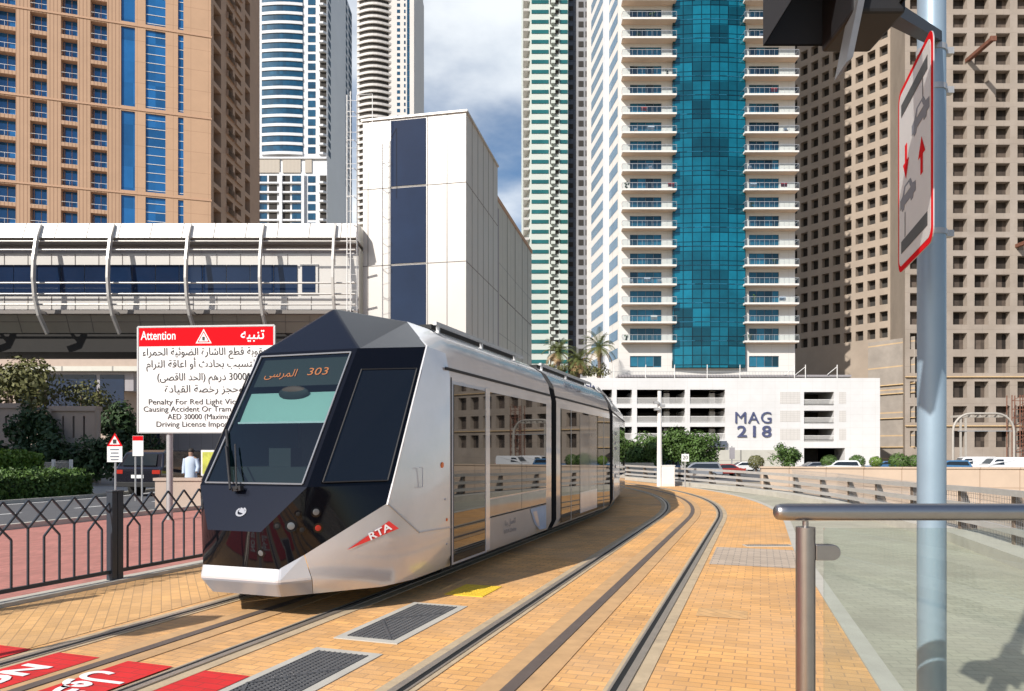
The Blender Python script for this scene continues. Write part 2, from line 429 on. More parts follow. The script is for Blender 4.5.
# ------------------------------------------------------------------ track geometry
T0 = Vector((-2.68, 7.33, 0))
def build_path():
    pts = []; ds = 0.25
    p = Vector((T0.x, T0.y)); s = 0.0
    h = H0
    back = []
    q = p.copy()
    for i in range(int(18/ds)):
        q = q - Vector((math.sin(h), math.cos(h)))*ds; back.append((-(i+1)*ds, q.x, q.y, h))
    pts = back[::-1] + [(0.0, p.x, p.y, h)]
    q = p.copy()
    while s < 60:
        if s > 11.9 and h > R(-10) and s < 40: h -= ds/30.0
        if s > 42 and h < R(12): h += ds/40
        q = q + Vector((math.sin(h), math.cos(h)))*ds; s += ds
        pts.append((s, q.x, q.y, h))
    return pts
PATH = build_path()
def at(s, w=0.0):
    i = int((s + 18)/0.25); i = max(0, min(len(PATH)-2, i))
    a, b = PATH[i], PATH[i+1]; t = (s-a[0])/(b[0]-a[0])
    x = a[1]+(b[1]-a[1])*t; y = a[2]+(b[2]-a[2])*t; h = a[3]+(b[3]-a[3])*t
    return (x + math.cos(h)*w, y - math.sin(h)*w, h)
def strip(mb, w0, w1, z, s0=-17.5, s1=55, m=0, step=1.0, zh=None):
    n = max(1, int((s1-s0)/step)); L = []; Rr = []
    for i in range(n+1):
        s = s0+(s1-s0)*i/n
        wa = w0(s) if callable(w0) else w0; wb = w1(s) if callable(w1) else w1
        L.append(at(s, wa)[:2]); Rr.append(at(s, wb)[:2])
    for i in range(n):
        if zh is None:
            mb.quad((*L[i], z), (*Rr[i], z), (*Rr[i+1], z), (*L[i+1], z), m)
        else:
            mb.quad((*L[i], zh), (*Rr[i], zh), (*Rr[i+1], zh), (*L[i+1], zh), m)
            mb.quad((*L[i+1], z), (*L[i], z), (*L[i], zh), (*L[i+1], zh), m)[0:0] if False else mb.quad((*L[i+1], z), (*L[i], z), (*L[i], zh), (*L[i+1], zh), m)
            mb.quad((*Rr[i], z), (*Rr[i+1], z), (*Rr[i+1], zh), (*Rr[i], zh), m)
    if zh is not None:
        mb.quad((*L[0], z), (*Rr[0], z), (*Rr[0], zh), (*L[0], zh), m)
        mb.quad((*Rr[n], z), (*L[n], z), (*L[n], zh), (*Rr[n], zh), m)
    return mb

def struct(o): o['kind'] = 'structure'; return o

# ------------------------------------------------------------------ ground
GZ = -1.25
struct(MB().quad((-1500, -300, GZ), (1500, -300, GZ), (1500, 3000, GZ), (-1500, 3000, GZ)).build('ground', mt['terrain']))
KERB = [(2.2, -12), (3.9, 0), (6.05, 7), (7.14, 10), (8.05, 13.2), (8.65, 17), (9.45, 22), (9.55, 26), (9.0, 30), (8.1, 34), (6.9, 38.5), (5.6, 44), (5.5, 52), (6.5, 64)]
def kerb_off(d):
    out = []
    for i, p in enumerate(KERB):
        a = Vector(KERB[max(0, i-1)]); b = Vector(KERB[min(len(KERB)-1, i+1)]); t = (b-a).normalized()
        out.append((p[0]+t.y*d, p[1]-t.x*d))
    return out
KO = kerb_off(1.0)
struct(MB().prism([(-110, -12)] + [KO[0]] + KO[1:] + [(6.5, 95), (-110, 95)], GZ-.1, 0.0).build('tram_deck', mt['bed']))
WE = lambda s: 5.45+.33*max(0, min(1, (7-s)/9))
WE2 = lambda s: WE(s)+.15
mb = MB(); strip(mb, -2.75, WE, .004)
struct(mb.build('brick_pavement', mt['orange']))
mb = MB(); strip(mb, -2.75, -0.98, .008, s0=-17.5, s1=14)
struct(mb.build('buff_pavement', mt['buff']))
mb = MB(); strip(mb, -10.15, -3.0, .004)
struct(mb.build('pink_pavement', mt['pink']))
# walkway on the right between kerb strip and barrier kerb
pts = [at(s, WE2(s))[:2] for s in [-17.5 + i for i in range(0, 66)] if at(s, 5.66)[1] < 58]
KI = kerb_off(0.02)
poly = pts + [p for p in reversed(KI) if p[1] < 58]
struct(MB().poly([(p[0], p[1], .004) for p in poly]).build('walkway', mt['green']))
mb = MB(); strip(mb, WE, WE2, .0, zh=.02, s1=40)
struct(mb.build('pavement_edge_strip', mt['kerb']))
mb = MB(); strip(mb, -3.0, -2.75, .0, zh=.05)
struct(mb.build('fence_kerb', mt['kerb']))
mb = MB(); strip(mb, -17.5, -10.3, .004, s1=50)
struct(mb.build('road', mt['asphalt']))
mb = MB(); strip(mb, -10.3, -10.15, 0, zh=.12, s1=50); strip(mb, -17.65, -17.5, 0, zh=.12, s1=50)
struct(mb.build('road_kerb', mt['kerb']))
mb = MB(); strip(mb, -10.65, -10.53, .008, s1=50); strip(mb, -17.2, -17.08, .008, s1=50)
for k in range(-4, 16): strip(mb, -14.0, -13.88, .008, s0=k*3.2, s1=k*3.2+1.6)
struct(mb.build('road_marking', mt['wpaint']))
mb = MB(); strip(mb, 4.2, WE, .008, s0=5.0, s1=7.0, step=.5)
struct(mb.build('greyer_band', mt['greyp']))  # band of greyer brick colour over the orange paving
mb = MB()
for s_, w_, a_, b_ in ((1.5, 4.3, .5, .4), (9.2, 2.2, .4, .6), (3.6, 2.25, .3, .5), (13.5, 4.6, .6, .4), (-1.2, 4.6, .4, .3)): strip(mb, w_, w_+a_, .0085, s0=s_, s1=s_+b_, step=.2)
struct(mb.build('repaired_paving_patch', mt['buff']))
# low wide kerb carrying the barrier
Kb = kerb_off(0.75)
mb = MB()
for i in range(len(KERB)-1):
    a, b, c, d = KERB[i], KERB[i+1], Kb[i+1], Kb[i]
    mb.quad((*a, .18), (*d, .18), (*c, .18), (*b, .18)); mb.quad((*a, 0), (*b, 0), (*b, .18), (*a, .18)) ; mb.quad((*d, 0), (*c, 0), (*c, .18), (*d, .18))
struct(mb.build('barrier_kerb', mt['kerb'], fix=True))
# lower road beyond
struct(MB().quad((-20, 68, GZ+.03), (160, 60, GZ+.03), (160, 106, GZ+.03), (-20, 106, GZ+.03)).build('far_road', mt['asphalt']))

# red crossing paint with white writing
mb = MB()
for a, b in ((-2.3, -.90), (-.60, -.15), (.15, .60), (.91, 1.33), (1.97, 2.32)):
    strip(mb, a, b, .016, s0=-8, s1=-1.62 if b < 1.9 else -1.75)
struct(mb.build('red_pavement_marking', mt['redp']))
sdir = Vector((math.sin(H0), math.cos(H0), 0)); wdir = Vector((math.cos(H0), -math.sin(H0), 0))
def tw(s, w, z=0.0): x, y, h = at(s, w); return Vector((x, y, z))
wr = thing('pavement_writing', 'white NO ENTRY writing in English and Arabic on red paving between the rails', 'road writing', tuple(tw(-2.5, 0)))
inv = RM[wr].inverted()
text('NO ENTRY', .36, mt['wpaint'], 'english_line', wr, inv @ frame(tuple(tw(-2.80, -.40, .022)), tuple(-sdir), tuple(wdir)), width=1.75, bold=.012, thick=.001)
text(arabic('ممنوع الدخول'), .46, mt['wpaint'], 'arabic_line', wr, inv @ frame(tuple(tw(-2.75, .38, .022)), tuple(-sdir), tuple(wdir)), width=1.7, bold=.012, thick=.001)

# tracks
def track(wc, label):
    x, y, h = at(0, wc)
    t = thing('tram_track', label, 'track', (x, y, 0), group='tram tracks set in the brick paving')
    for sg in (-1, 1):
        c = wc + sg*.755
        mb = MB(); strip(mb, c-.13, c+.14, .0, zh=.012); mb.build('rail_bedding', mt['band'], t, world=True)
        mb = MB(); strip(mb, c-.03, c+.03, .0, zh=.024); r = mb.build('rail', mt['steel'], t, world=True)
        g0, g1 = (c+.03, c+.075) if sg < 0 else (c-.075, c-.03)
        mb = MB(); strip(mb, g0, g1, .016); mb.build('groove', mt['groove'], r, world=True)
        g0, g1 = (c+.075, c+.095) if sg < 0 else (c-.095, c-.075)
        mb = MB(); strip(mb, g0, g1, .0, zh=.020); mb.build('guard_lip', mt['steel'], r, world=True)
    mb = MB(); strip(mb, wc-.22, wc+.22, .0, zh=.012); mb.build('power_rail_bedding', mt['bandd'], t, world=True)
    mb = MB(); strip(mb, wc-.05, wc+.05, .0, zh=.020); mb.build('power_rail', mt['apsd'], t, world=True)
    return t
track(0, 'tram track under the tram, running past the black fence')
track(3.25, 'empty tram track curving away to the right of the tram')

# grates and tactile patch
def grate(s0, s1, w0, w1, label):
    c = tw((s0+s1)/2, (w0+w1)/2)
    t = thing('drain_grate', label, 'drain grate', tuple(c), rz=-H0, group='iron grates between the tracks')
    hs, hw = (s1-s0)/2, (w1-w0)/2
    mb = MB()
    for a in ((-hw-.09, -hw, -hs-.09, hs+.09), (hw, hw+.09, -hs-.09, hs+.09), (-hw, hw, -hs-.09, -hs), (-hw, hw, hs, hs+.09)):
        mb.box(*a, 0, .012)
    mb.build('frame', mt['kerb'], t)
    MB().quad((-hw, -hs, .0075), (hw, -hs, .0075), (hw, hs, .0075), (-hw, hs, .0075)).build('pit', mt['blackpit'], t)
    mb = MB(); n = int(hs*2/.036)
    for i in range(n):
        y = -hs + (i+.5)*2*hs/n; mb.box(-hw, hw, y-.007, y+.007, .008, .018)
    n = int(hw*2/.05)
    for i in range(n+1):
        x = -hw + i*2*hw/n; mb.box(x-.005, x+.005, -hs, hs, .008, .0195)
    mb.bar((-hw, -hs*.1, .02), (hw, hs*.55, .02), .02, .006); mb.bar((-hw, -hs*.1, .02), (hw*.9, -hs, .02), .02, .006)
    mb.build('bars', mt['iron'], t)
grate(-2.5, -.86, 1.42, 1.88, 'iron drain grate beside the red paint, nearest the camera')
grate(-.36, 1.06, 1.38, 1.84, 'iron drain grate beside the tram nose, behind the other grate')
c = tw(2.0, 1.66)
mb = MB().box(-.24, .24, -.33, .33, .004, .012)
for i in range(6):
    for j in range(8): mb.tube([(-.2+i*.08, -.28+j*.08, .010), (-.2+i*.08, -.28+j*.08, .017)], .012, 6)
o = mb.build('tactile_slab', mt['ypaint']); o.location = c; o.rotation_euler = (0, 0, -H0); tag(o, 'yellow slab in the paving beside the tram door', 'paving slab')
c = Vector((*gp(768, 546), 0))
t = thing('channel_drain', 'small slotted drain cover in the orange paving by the edge strip', 'drain cover', tuple(c))
MB().box(-.42, .42, -.11, .11, .004, .014).build('frame', mt['kerb'], t)
mb = MB()
for i in range(18): mb.box(-.38+i*.043, -.36+i*.043, -.08, .08, .0145, .019)
mb.build('slots', mt['iron'], t)

# ------------------------------------------------------------------ tram
tram = thing('tram', 'silver white tram with a faceted dark nose and orange route display, on the left track', 'tram', tuple(T0), rz=-H0)
def mir(p): return (-p[0], p[1], p[2])
WB, WT = (.66, .05, 1.33), (.66, 1.0, 2.84)
PK, RC = (0, 1.54, 3.43), (.50, 2.5, 3.40)
SBm, SB, ST = (1.20, .81, 1.33), (1.20, .71, 1.14), (1.20, 1.66, 2.92)
HB, FB, B1 = (.32, -.22, .90), (.46, -.13, .53), (.618, .059, .65)
U1, U2 = (.47, -.16, .40), (1.17, .72, .40)
L1, L2 = (.42, -.04, .24), (1.10, .76, .24)
def both(mb, pts, m=0):
    mb.poly(pts, m); mb.poly([mir(p) for p in reversed(pts)], m)
# dark roof cap and pillars
def lerp(a, b, t): return tuple(a[i]+(b[i]-a[i])*t for i in range(3))
mb = MB()
mb.poly([WT, PK, mir(WT)]); both(mb, [WT, ST, RC, PK]); mb.poly([RC, mir(RC), PK])
mb.build('roof_cap', mt['tblue'], tram, fix=True, bevel=.03)
# side facet frames (pillars round quarter window)
n_side = None
def inset_quad(q, l, r, b, t_):
    """q = bl, br, tr, tl ; returns inset quad"""
    bl, br, tr, tl = q
    def pt(u, v): return lerp(lerp(bl, br, u), lerp(tl, tr, u), v)
    return [pt(l, b), pt(1-r, b), pt(1-r, 1-t_), pt(l, 1-t_)]
def ring(mb, outer, inner, m=0):
    k = len(outer)
    for i in range(k):
        j = (i+1) % k
        mb.quad(outer[i], outer[j], inner[j], inner[i], m)
for sg in (1, -1):
    q = [WB, SBm, ST, WT]
    iq = inset_quad(q, .15, .08, .03, .17)
    if sg < 0: q = [mir(p) for p in (q[1], q[0], q[3], q[2])]; iq = [mir(p) for p in (iq[1], iq[0], iq[3], iq[2])]
    mb = MB(); ring(mb, q, iq); mb.build('window_pillar', mt['tblack'], tram, fix=True)
    dn = Vector((0.012*sg, -.008, 0))
    MB().poly([Vector(p)+dn for p in iq]).build('side_window', mt['qglass'], tram)
    mb = MB()
    for i in range(4): mb.bar(Vector(iq[i])+dn*1.3, Vector(iq[(i+1) % 4])+dn*1.3, .012)
    mb.build('window_seal', mt['trub'], tram)
# windscreen
q = [mir(WB), WB, WT, mir(WT)]
iq = inset_quad(q, .045, .045, .02, .03)
mb = MB(); ring(mb, q, iq); mb.build('windscreen_frame', mt['tblack'], tram, fix=True)
MB().poly(iq).build('windscreen', mt['wind'], tram)
mb = MB()
for i in range(4): mb.bar(Vector(iq[i])+Vector((0, -.008, 0)), Vector(iq[(i+1) % 4])+Vector((0, -.008, 0)), .016)
mb.build('windscreen_seal', mt['seal'], tram)
# cab interior seen through the glass
mb = MB()
mb.poly([(-.64, 1.75, 1.2), (.64, 1.75, 1.2), (.64, 1.75, 2.85), (-.64, 1.75, 2.85)])
for sg in (-1, 1): mb.poly([(sg*.655, .08, 1.3), (sg*.655, 1.75, 1.3), (sg*.655, 1.75, 2.85), (sg*.655, 1.02, 2.82)])
mb.poly([(-.65, .1, 1.30), (.65, .1, 1.30), (.65, 1.75, 1.30), (-.65, 1.75, 1.30)])
mb.poly([(-.65, 1.0, 2.80), (.65, 1.0, 2.80), (.65, 1.75, 2.84), (-.65, 1.75, 2.84)])
mb.build('cab_interior', mt['tint'], tram)
mb = MB()
mb.box(-.5, .5, .30, .75, 1.30, 1.52); mb.box(-.14, .14, .5, .7, 1.5, 1.72)
mb.build('driver_console', mt['tdark'], tram)
mb = MB(); mb.box(-.22, .22, 1.15, 1.27, 1.4, 2.15); mb.box(-.13, .13, 1.13, 1.25, 2.16, 2.34); mb.build('driver_seat', mt['tdark'], tram, bevel=.03)
def onws(u, z, d=0.0):      # point on windscreen plane, u across, height z, d metres behind
    t = (z-1.33)/(2.82-1.33); return (u, .05+.95*t+d, z)
mb = MB(); mb.poly([onws(-.56, 2.00, .06), onws(.56, 2.00, .06), onws(.58, 2.34, .06), onws(-.58, 2.34, .06)])
bl = mb.build('sun_blind', mt['tblind'], tram)
MB().bar(onws(-.57, 2.00, .055), onws(.57, 2.00, .055), .02).build('blind_bar', mt['pvin'], bl)
mb = MB(); mb.sphere(onws(.02, 2.33, .03), .2, 14, 8, sq=(1.0, .15, .42)); mb.build('cab_mirror', mt['tdark'], tram, smooth=40)
mb = MB(); mb.poly([onws(-.6, 2.42, .045), onws(.6, 2.42, .045), onws(.61, 2.76, .045), onws(-.61, 2.76, .045)]); disp = mb.build('route_display', mt['tdark'], tram)
Tm = frame(onws(-.04, 2.58, .03), (1, 0, 0), (0, .95, 1.49))
text('303', .15, mt['led'], 'route_number', disp, Tm @ Matrix.Translation((.27, 0, 0)), width=.26, thick=.001, bold=-.001)
text(arabic('المرسى'), .15, mt['led'], 'destination', disp, Tm @ Matrix.Translation((-.22, -.01, 0)), width=.42, thick=.001, bold=-.001)
# hood
mb = MB(); mb.poly([mir(HB), HB, WB, mir(WB)]); mb.build('hood', mt['tblue'], tram, fix=True)
mb = MB()
both(mb, [HB, FB, WB]); both(mb, [FB, B1, WB]); both(mb, [B1, SB, WB]); both(mb, [SB, SBm, WB])
mb.poly([mir(FB), FB, HB, mir(HB)])
mb.build('front_fascia', mt['tblack'], tram, fix=True, smooth=40)
# emblem
mb = MB()
def onhood(u, t, d=0.01): p = lerp((u, WB[1], WB[2]), (u, HB[1], HB[2]), t); return (p[0], p[1]-d, p[2])
cc = Vector(onhood(0, .58)); ux = Vector((1, 0, 0)); uy = (Vector(WB)-Vector(HB)); uy.x = 0; uy.normalize()
for k in range(20):
    a0 = 2*PI*k/20; a1 = 2*PI*(k+1)/20
    if 4 <= k <= 6: continue
    P4 = []
    for a, r in ((a0, .040), (a1, .040), (a1, .062), (a0, .062)): P4.append(cc+ux*math.cos(a)*r+uy*math.sin(a)*r*.85)
    mb.poly(P4)
mb.poly([cc+ux*-.02+uy*.05, cc+ux*.05+uy*.02, cc+ux*.035+uy*-.02, cc+ux*-.03+uy*.0])
mb.box(-.055, .055, cc.y-.03, cc.y-.026, cc.z-.115, cc.z-.10)
mb.build('emblem', mt['rim'], tram)
# bumper and lower cab body
BM = (1.28, .62, 1.12)
mb = MB()
mb.poly([mir(U1), U1, FB, mir(FB)]); mb.poly([mir(L1), L1, U1, mir(U1)], 1)
both(mb, [U1, lerp(U1, U2, .30), B1, FB]); 
LL = lerp(L1, L2, .30); both(mb, [L1, LL, lerp(U1, U2, .30), U1], 1)
mb.build('bumper', [mt['twhite'], mt['tgrey']], tram, fix=True, bevel=.025)
Ua = lerp(U1, U2, .305); La = lerp(L1, L2, .305); B1a = lerp(B1, SB, .01)
C1, C2, C3 = (1.30, 1.25, .77), (1.30, 1.25, .40), (1.22, 1.25, .24)
D1, D2, D3 = (1.30, 2.10, .74), (1.30, 2.10, .40), (1.22, 2.10, .24)
def sides(name, faces, mat, **kw):
    for sg in (1, -1):
        mb = MB()
        for f in faces: mb.poly(f if sg > 0 else [mir(p) for p in reversed(f)])
        mb.build(name, mat, tram, fix=True, **kw)
MID = (1.185, .715, .78)
sides('lower_skirt', [[Ua, U2, MID, B1a], [B1a, MID, SB], [La, L2, U2, Ua], [U2, C2, C1, MID], [MID, C1, SB], [L2, C3, C2, U2], [C2, D2, D1, C1], [C3, D3, D2, C2]], mt['twhite'], smooth=38)
mb = MB()
for sg in (1, -1):
    mb = MB(); mb.bar((sg*1.206, .71, 1.13), (sg*1.304, 1.25, .775), .014); mb.bar((sg*1.304, 1.25, .775), (sg*1.304, 2.10, .745), .014); mb.build('skirt_seam', mt['tgrey'], tram)
# side wall of the cab behind the border
E1, E2 = (1.30, 2.10, 2.60), (1.24, 2.10, 2.90)
SM = lerp(SB, ST, .82); SM = (1.215, SM[1], SM[2])
sides('cab_side', [[SB, C1, E1], [C1, D1, E1], [SB, E1, SM], [SM, E1, E2], [SM, E2, ST]], mt['twhite'], smooth=25)
mb = MB()
for sg in (1, -1):
    mb = MB(); mb.bar((sg*1.202, .70, 1.12), (sg*1.202, 1.655, 2.93), .018, .018); mb.bar((sg*1.202, 1.655, 2.92), (sg*.5, 2.5, 3.365), .018); mb.build('border_trim', mt['twhite'], tram)
# profile used behind y = 2.1
PROF = [(1.22, .24), (1.30, .40), (1.30, 2.60), (1.24, 2.90), (1.10, 3.12), (.85, 3.28), (.50, 3.40)]
FULL = PROF + [(-x, z) for x, z in reversed(PROF)]
mb = MB()
# roof transition: ring at y=2.1 and 2.5
both(mb, [ST, E2, (1.10, 2.22, 3.12), (.97, 1.96, 3.07)]); both(mb, [(.97, 1.96, 3.07), (1.10, 2.22, 3.12), (.85, 2.36, 3.27), (.75, 2.21, 3.21)]); both(mb, [(.75, 2.21, 3.21), (.85, 2.36, 3.27), RC])
both(mb, [E2, (1.24, 2.5, 2.90), (1.10, 2.5, 3.12), (1.10, 2.22, 3.12)]); both(mb, [(1.10, 2.22, 3.12), (1.10, 2.5, 3.12), (.85, 2.5, 3.27), (.85, 2.36, 3.27)]); both(mb, [(.85, 2.36, 3.27), (.85, 2.5, 3.27), RC])
both(mb, [E1, (1.30, 2.5, 2.60), (1.24, 2.5, 2.90), E2])
both(mb, [D2, (1.30, 2.5, .40), (1.30, 2.5, 2.60), E1]); both(mb, [D3, (1.22, 2.5, .24), (1.30, 2.5, .40), D2])
mb.build('cab_shoulder', mt['twhite'], tram, fix=True, smooth=50)
# headlights (in dark round seats on the chamfer)
nrm = Vector((.63, -.62, .35)).normalized()
def chp(px, py, Y):   # tram-local point for a pixel at depth Y
    w = RM[tram].inverted() @ Vector((xat(px, Y), Y, zat(py, Y))); return w
WBv, FBv, SBv, B1v = Vector(WB), Vector(FB), Vector(SB), Vector(B1)
def raytri(px, py):
    o = RM[tram].inverted() @ Vector((0, 0, HC)); d = (RM[tram].inverted() @ Vector(((px-CX)/F, 1, HC+(HY-py)/F))) - o
    from mathutils.geometry import intersect_ray_tri as irt
    for a, b, c in ((Vector(HB), FBv, WBv), (FBv, B1v, WBv), (B1v, SBv, WBv), (SBv, Vector(SBm), WBv), (Vector(mir(FB)), FBv, Vector(HB)), (Vector(mir(FB)), Vector(HB), Vector(mir(HB)))):
        h = irt(a, b, c, d, o, True)
        if h: 
            n = (b-a).cross(c-a).normalized()
            if n.dot(d) > 0: n = -n
            return h, n
    return None, None
for px, py, r, mk in ((316, 512, .045, 'lamp'), (291, 526, .05, 'lamp'), (298, 514, .03, 'tdark'), (302, 530, .035, 'tdark'), (318, 528, .042, 'rlamp'), (277, 526, .03, 'tdark'), (261, 553, .04, 'lamp')):
    h, n = raytri(px, py)
    if h is None: continue
    mb = MB(); mb.tube([h-n*.01, h+n*.005], r*1.2, 18); hl = mb.build('headlight', mt['tblack'], tram, smooth=40)
    mb = MB(); mb.tube([h+n*.004, h+n*.008, h+n*.010], r, 18, radii=[r*.75, r*.7, r*.35]); mb.build('lens', mt[mk], hl, smooth=50)
# wiper
mb = MB()
b0 = Vector((-.18, -.01, 1.30)); 
mb.bar(b0, b0+Vector((.12, -.02, .015)), .045, .05)
mb.tube([b0+Vector((.0, -.05, 0)), Vector(onws(-.50, 1.74, -.06))], .012, 8); mb.tube([b0+Vector((.08, -.05, 0)), Vector(onws(-.40, 1.76, -.05))], .009, 8)
mb.tube([Vector(onws(-.62, 1.92, -.03)), Vector(onws(-.28, 1.38, -.03))], .015, 8)
mb.build('wiper', mt['trub'], tram)
# door mirror camera, side lamp, handle
MB().tube([(1.300, 1.86, 1.52), (1.312, 1.86, 1.52)], .035, 16).build('side_lamp', mt['olamp'], tram)
MB().tube([(1.300, 2.0, .85), (1.308, 2.0, .85)], .02, 12).build('reflector', mt['olamp'], tram)
mb = MB()
for a, b in (((1.303, 1.33, 1.28), (1.303, 1.33, 1.50)), ((1.303, 1.33, 1.28), (1.303, 1.26, 1.28)), ((1.303, 1.33, 1.5), (1.303, 1.26, 1.5))): mb.bar(a, b, .008)
mb.build('service_hatch', mt['tgrey'], tram)
for yy, zz_ in ((1.05, 1.75), (1.30, 2.15), (1.9, 2.5), (1.95, 1.1), (1.5, .95), (2.0, .55), (1.45, .50)):
    xx = 1.20 + .10*min(1, max(0, (yy-.71-.55*max(0, zz_-1.14))/.95)); MB().tube([(xx-.02, yy, zz_), (xx+.012, yy, zz_)], .011, 8).build('fixing_bolt', mt['tgrey'], tram)
# RTA flag
h1, n1 = Vector((1.0, .3, 0)), None
def onchamfer(k, z, d=.012):
    t = Vector((.71, .85, 0)).normalized(); n = Vector((t.y, -t.x, 0))
    return Vector((.64+.61*k, -.13+.75*k, z)) + n*d
def chp2(px, py, d=.022):
    o = RM[tram].inverted() @ Vector((0, 0, HC)); dd = (RM[tram].inverted() @ Vector(((px-CX)/F, 1, HC+(HY-py)/F))) - o
    t = Vector((.71, .85, 0)).normalized(); n = Vector((t.y, -t.x, 0)); p0 = Vector((.46, -.13, 0)) + n*d
    k = (p0-o).dot(n)/dd.dot(n); return o+dd*k
a, b, c = chp2(347, 550), chp2(389, 521), chp2(399, 528.5)
fl = MB().poly([a, c, b]).build('operator_flag', mt['redvin'], tram)
ctr = chp2(380, 532, .027); ex = chp2(391, 526, .027)-chp2(369, 537.5, .027)
text('RTA', .11, mt['wvin'], 'lettering', fl, frame(ctr, ex, (0, 0, 1)), width=ex.length*.98, bold=.002, thick=.001)
# wheels box under front
mb = MB(); mb.box(-.8, .8, 3.2, 5.0, .04, .5); mb.build('bogie', mt['tdark'], tram)

# carriages along the track
def tloc(s, w=0): x, y, h = at(s, w); return Vector((x, y, 0)), h
def carriage(s0, s1, first=False, idx=0):
    a, _ = tloc(s0); b, _ = tloc(s1); d = (b-a); Lc = d.length; ang = math.atan2(d.x, d.y)
    Tl = RM[tram].inverted() @ Matrix.Translation(a) @ Matrix.Rotation(-ang, 4, 'Z')
    def X(p): return tuple(Tl @ Vector(p))
    mb = MB()
    y0 = 2.5 - s0 if first else 0.0
    mb.loft([[X((x, y0, z)) for x, z in FULL], [X((x, Lc, z)) for x, z in FULL]], cap=False)
    body = mb.build('carriage', mt['twhite'], tram, fix=True, smooth=35)
    for yy in ([Lc-.01] if first else [.01, Lc-.01]): MB().poly([X((x*.995, yy, z)) for x, z in FULL]).build('end_frame', mt['trub'], body)
    # gutter line and roof edge
    for sg in (1, -1):
        mb = MB(); mb.bar(X((sg*1.286, y0 if not first else 2.0-s0, 2.70)), X((sg*1.286, Lc, 2.70)), .012, .035); mb.build('gutter', mt['trub'], body)
        mb = MB(); mb.bar(X((sg*.86, max(y0, .3)+.1, 3.375)), X((sg*.86, Lc-.35, 3.375)), .05, .045)
        n = 2
        for i in range(n+1):
            y = max(y0, .3)+.2+(Lc-1.0-max(y0, .3))*i/max(1, n); mb.bar(X((sg*.86, y, 3.26)), X((sg*.86, y, 3.36)), .04)
        mb.build('roof_rail', mt['galv'], body)
    mb = MB(); Tq = Tl; mb.box(-.76, .76, max(y0, .3)+.2, Lc-.45, 3.27, 3.385, 0, Tq); mb.build('roof_equipment', mt['tdark'], body)
    mb = MB(); mb.box(-1.0, 1.0, max(y0,.4), Lc-.4, .12, .30, 0, Tq); mb.build('underframe', mt['tdark'], body)
    def panel(name, mat, ya, yb, za, zb, off=.006, sides=(1, -1), parent=body, th=.01):
        for sg in sides:
            mb = MB(); x = sg*(1.30+off)
            mb.box(min(x, x-sg*th), max(x, x-sg*th), ya, yb, za, zb, 0, Tq); o_ = mb.build(name, mat, parent)
        return o_
    def seam(y, za, zb, w=.012, mat=None):
        for sg in (1, -1):
            mb = MB(); mb.box(sg*1.3-.009, sg*1.3+.009, y-w/2, y+w/2, za, zb, 0, Tq); mb.build('seam', mat or mt['trub'], body)
    return X, Lc, body, panel, seam, Tq
S1, S2, S3, S4 = 6.66, 12.2, 19.4, 25.0
# first carriage
X, Lc, body, panel, seam, Tq = carriage(0, S1, True)
def door(panel, body, ya, yb, film=False):
    d = panel('door', mt['tglass'] if not film else mt['pvin'], ya, yb, .30, 2.52, .010)
    return d
panel('door_frame', mt['tgrey'], 2.13, 3.36, .27, 2.56, .003)
door(panel, body, 2.20, 3.28)
seam(2.13, .24, 2.6); 
panel('window', mt['tglass'], 3.46, 4.90, 1.02, 2.52, .008); panel('window', mt['tglass'], 4.92, 6.30, 1.02, 2.52, .008)
panel('lower_panel', mt['frit'], 3.46, 4.90, .76, .995, .006); panel('lower_panel', mt['frit'], 4.92, 6.30, .76, .995, .006)
panel('panel_joint', mt['trub'], 3.46, 6.30, .735, .752, .008)
panel('pillar_stripe', mt['twhite'], 3.29, 3.45, .30, 2.56, .016)
# pale blue wave graphic on the lower side
mb = MB(); mb.poly([(1.309, 5.35, .72), (1.309, 5.6, .45), (1.309, 5.9, .32), (1.309, 6.3, .30), (1.309, 6.3, .72)]); mb.build('wave_graphic', mt['bvin'], body)
mb = MB(); mb.poly([(1.311, 5.5, .66), (1.311, 5.72, .66), (1.311, 5.9, .38), (1.311, 5.75, .40)]); mb.build('wave_graphic', mt['tgrey'], body)
Ts = frame((1.311, 4.35, .60), (0, 1, 0), (0, 0, 1))
text(arabic('اتصل بنا'), .12, mt['gvin'], 'side_lettering', body, Ts, width=.5, thick=.0005)
text('RTA Dubai', .09, mt['gvin'], 'side_lettering', body, Ts @ Matrix.Translation((0, -.13, 0)), width=.55, thick=.0005)
# bellows
def bellows(s):
    a, h = tloc(s); Tl = RM[tram].inverted() @ Matrix.Translation(a) @ Matrix.Rotation(-h, 4, 'Z')
    mb = MB(); P2 = [(x*.94, .30+(z-.24)*.965) for x, z in FULL]
    rings = []
    for i in range(9):
        k = 1.0 if i % 2 == 0 else .972
        rings.append([tuple(Tl @ Vector((x*k, -.22+i*.055, z*k))) for x, z in P2])
    mb.loft(rings); mb.build('gangway_bellows', mt['trub'], tram, fix=True)
bellows(S1+.17)
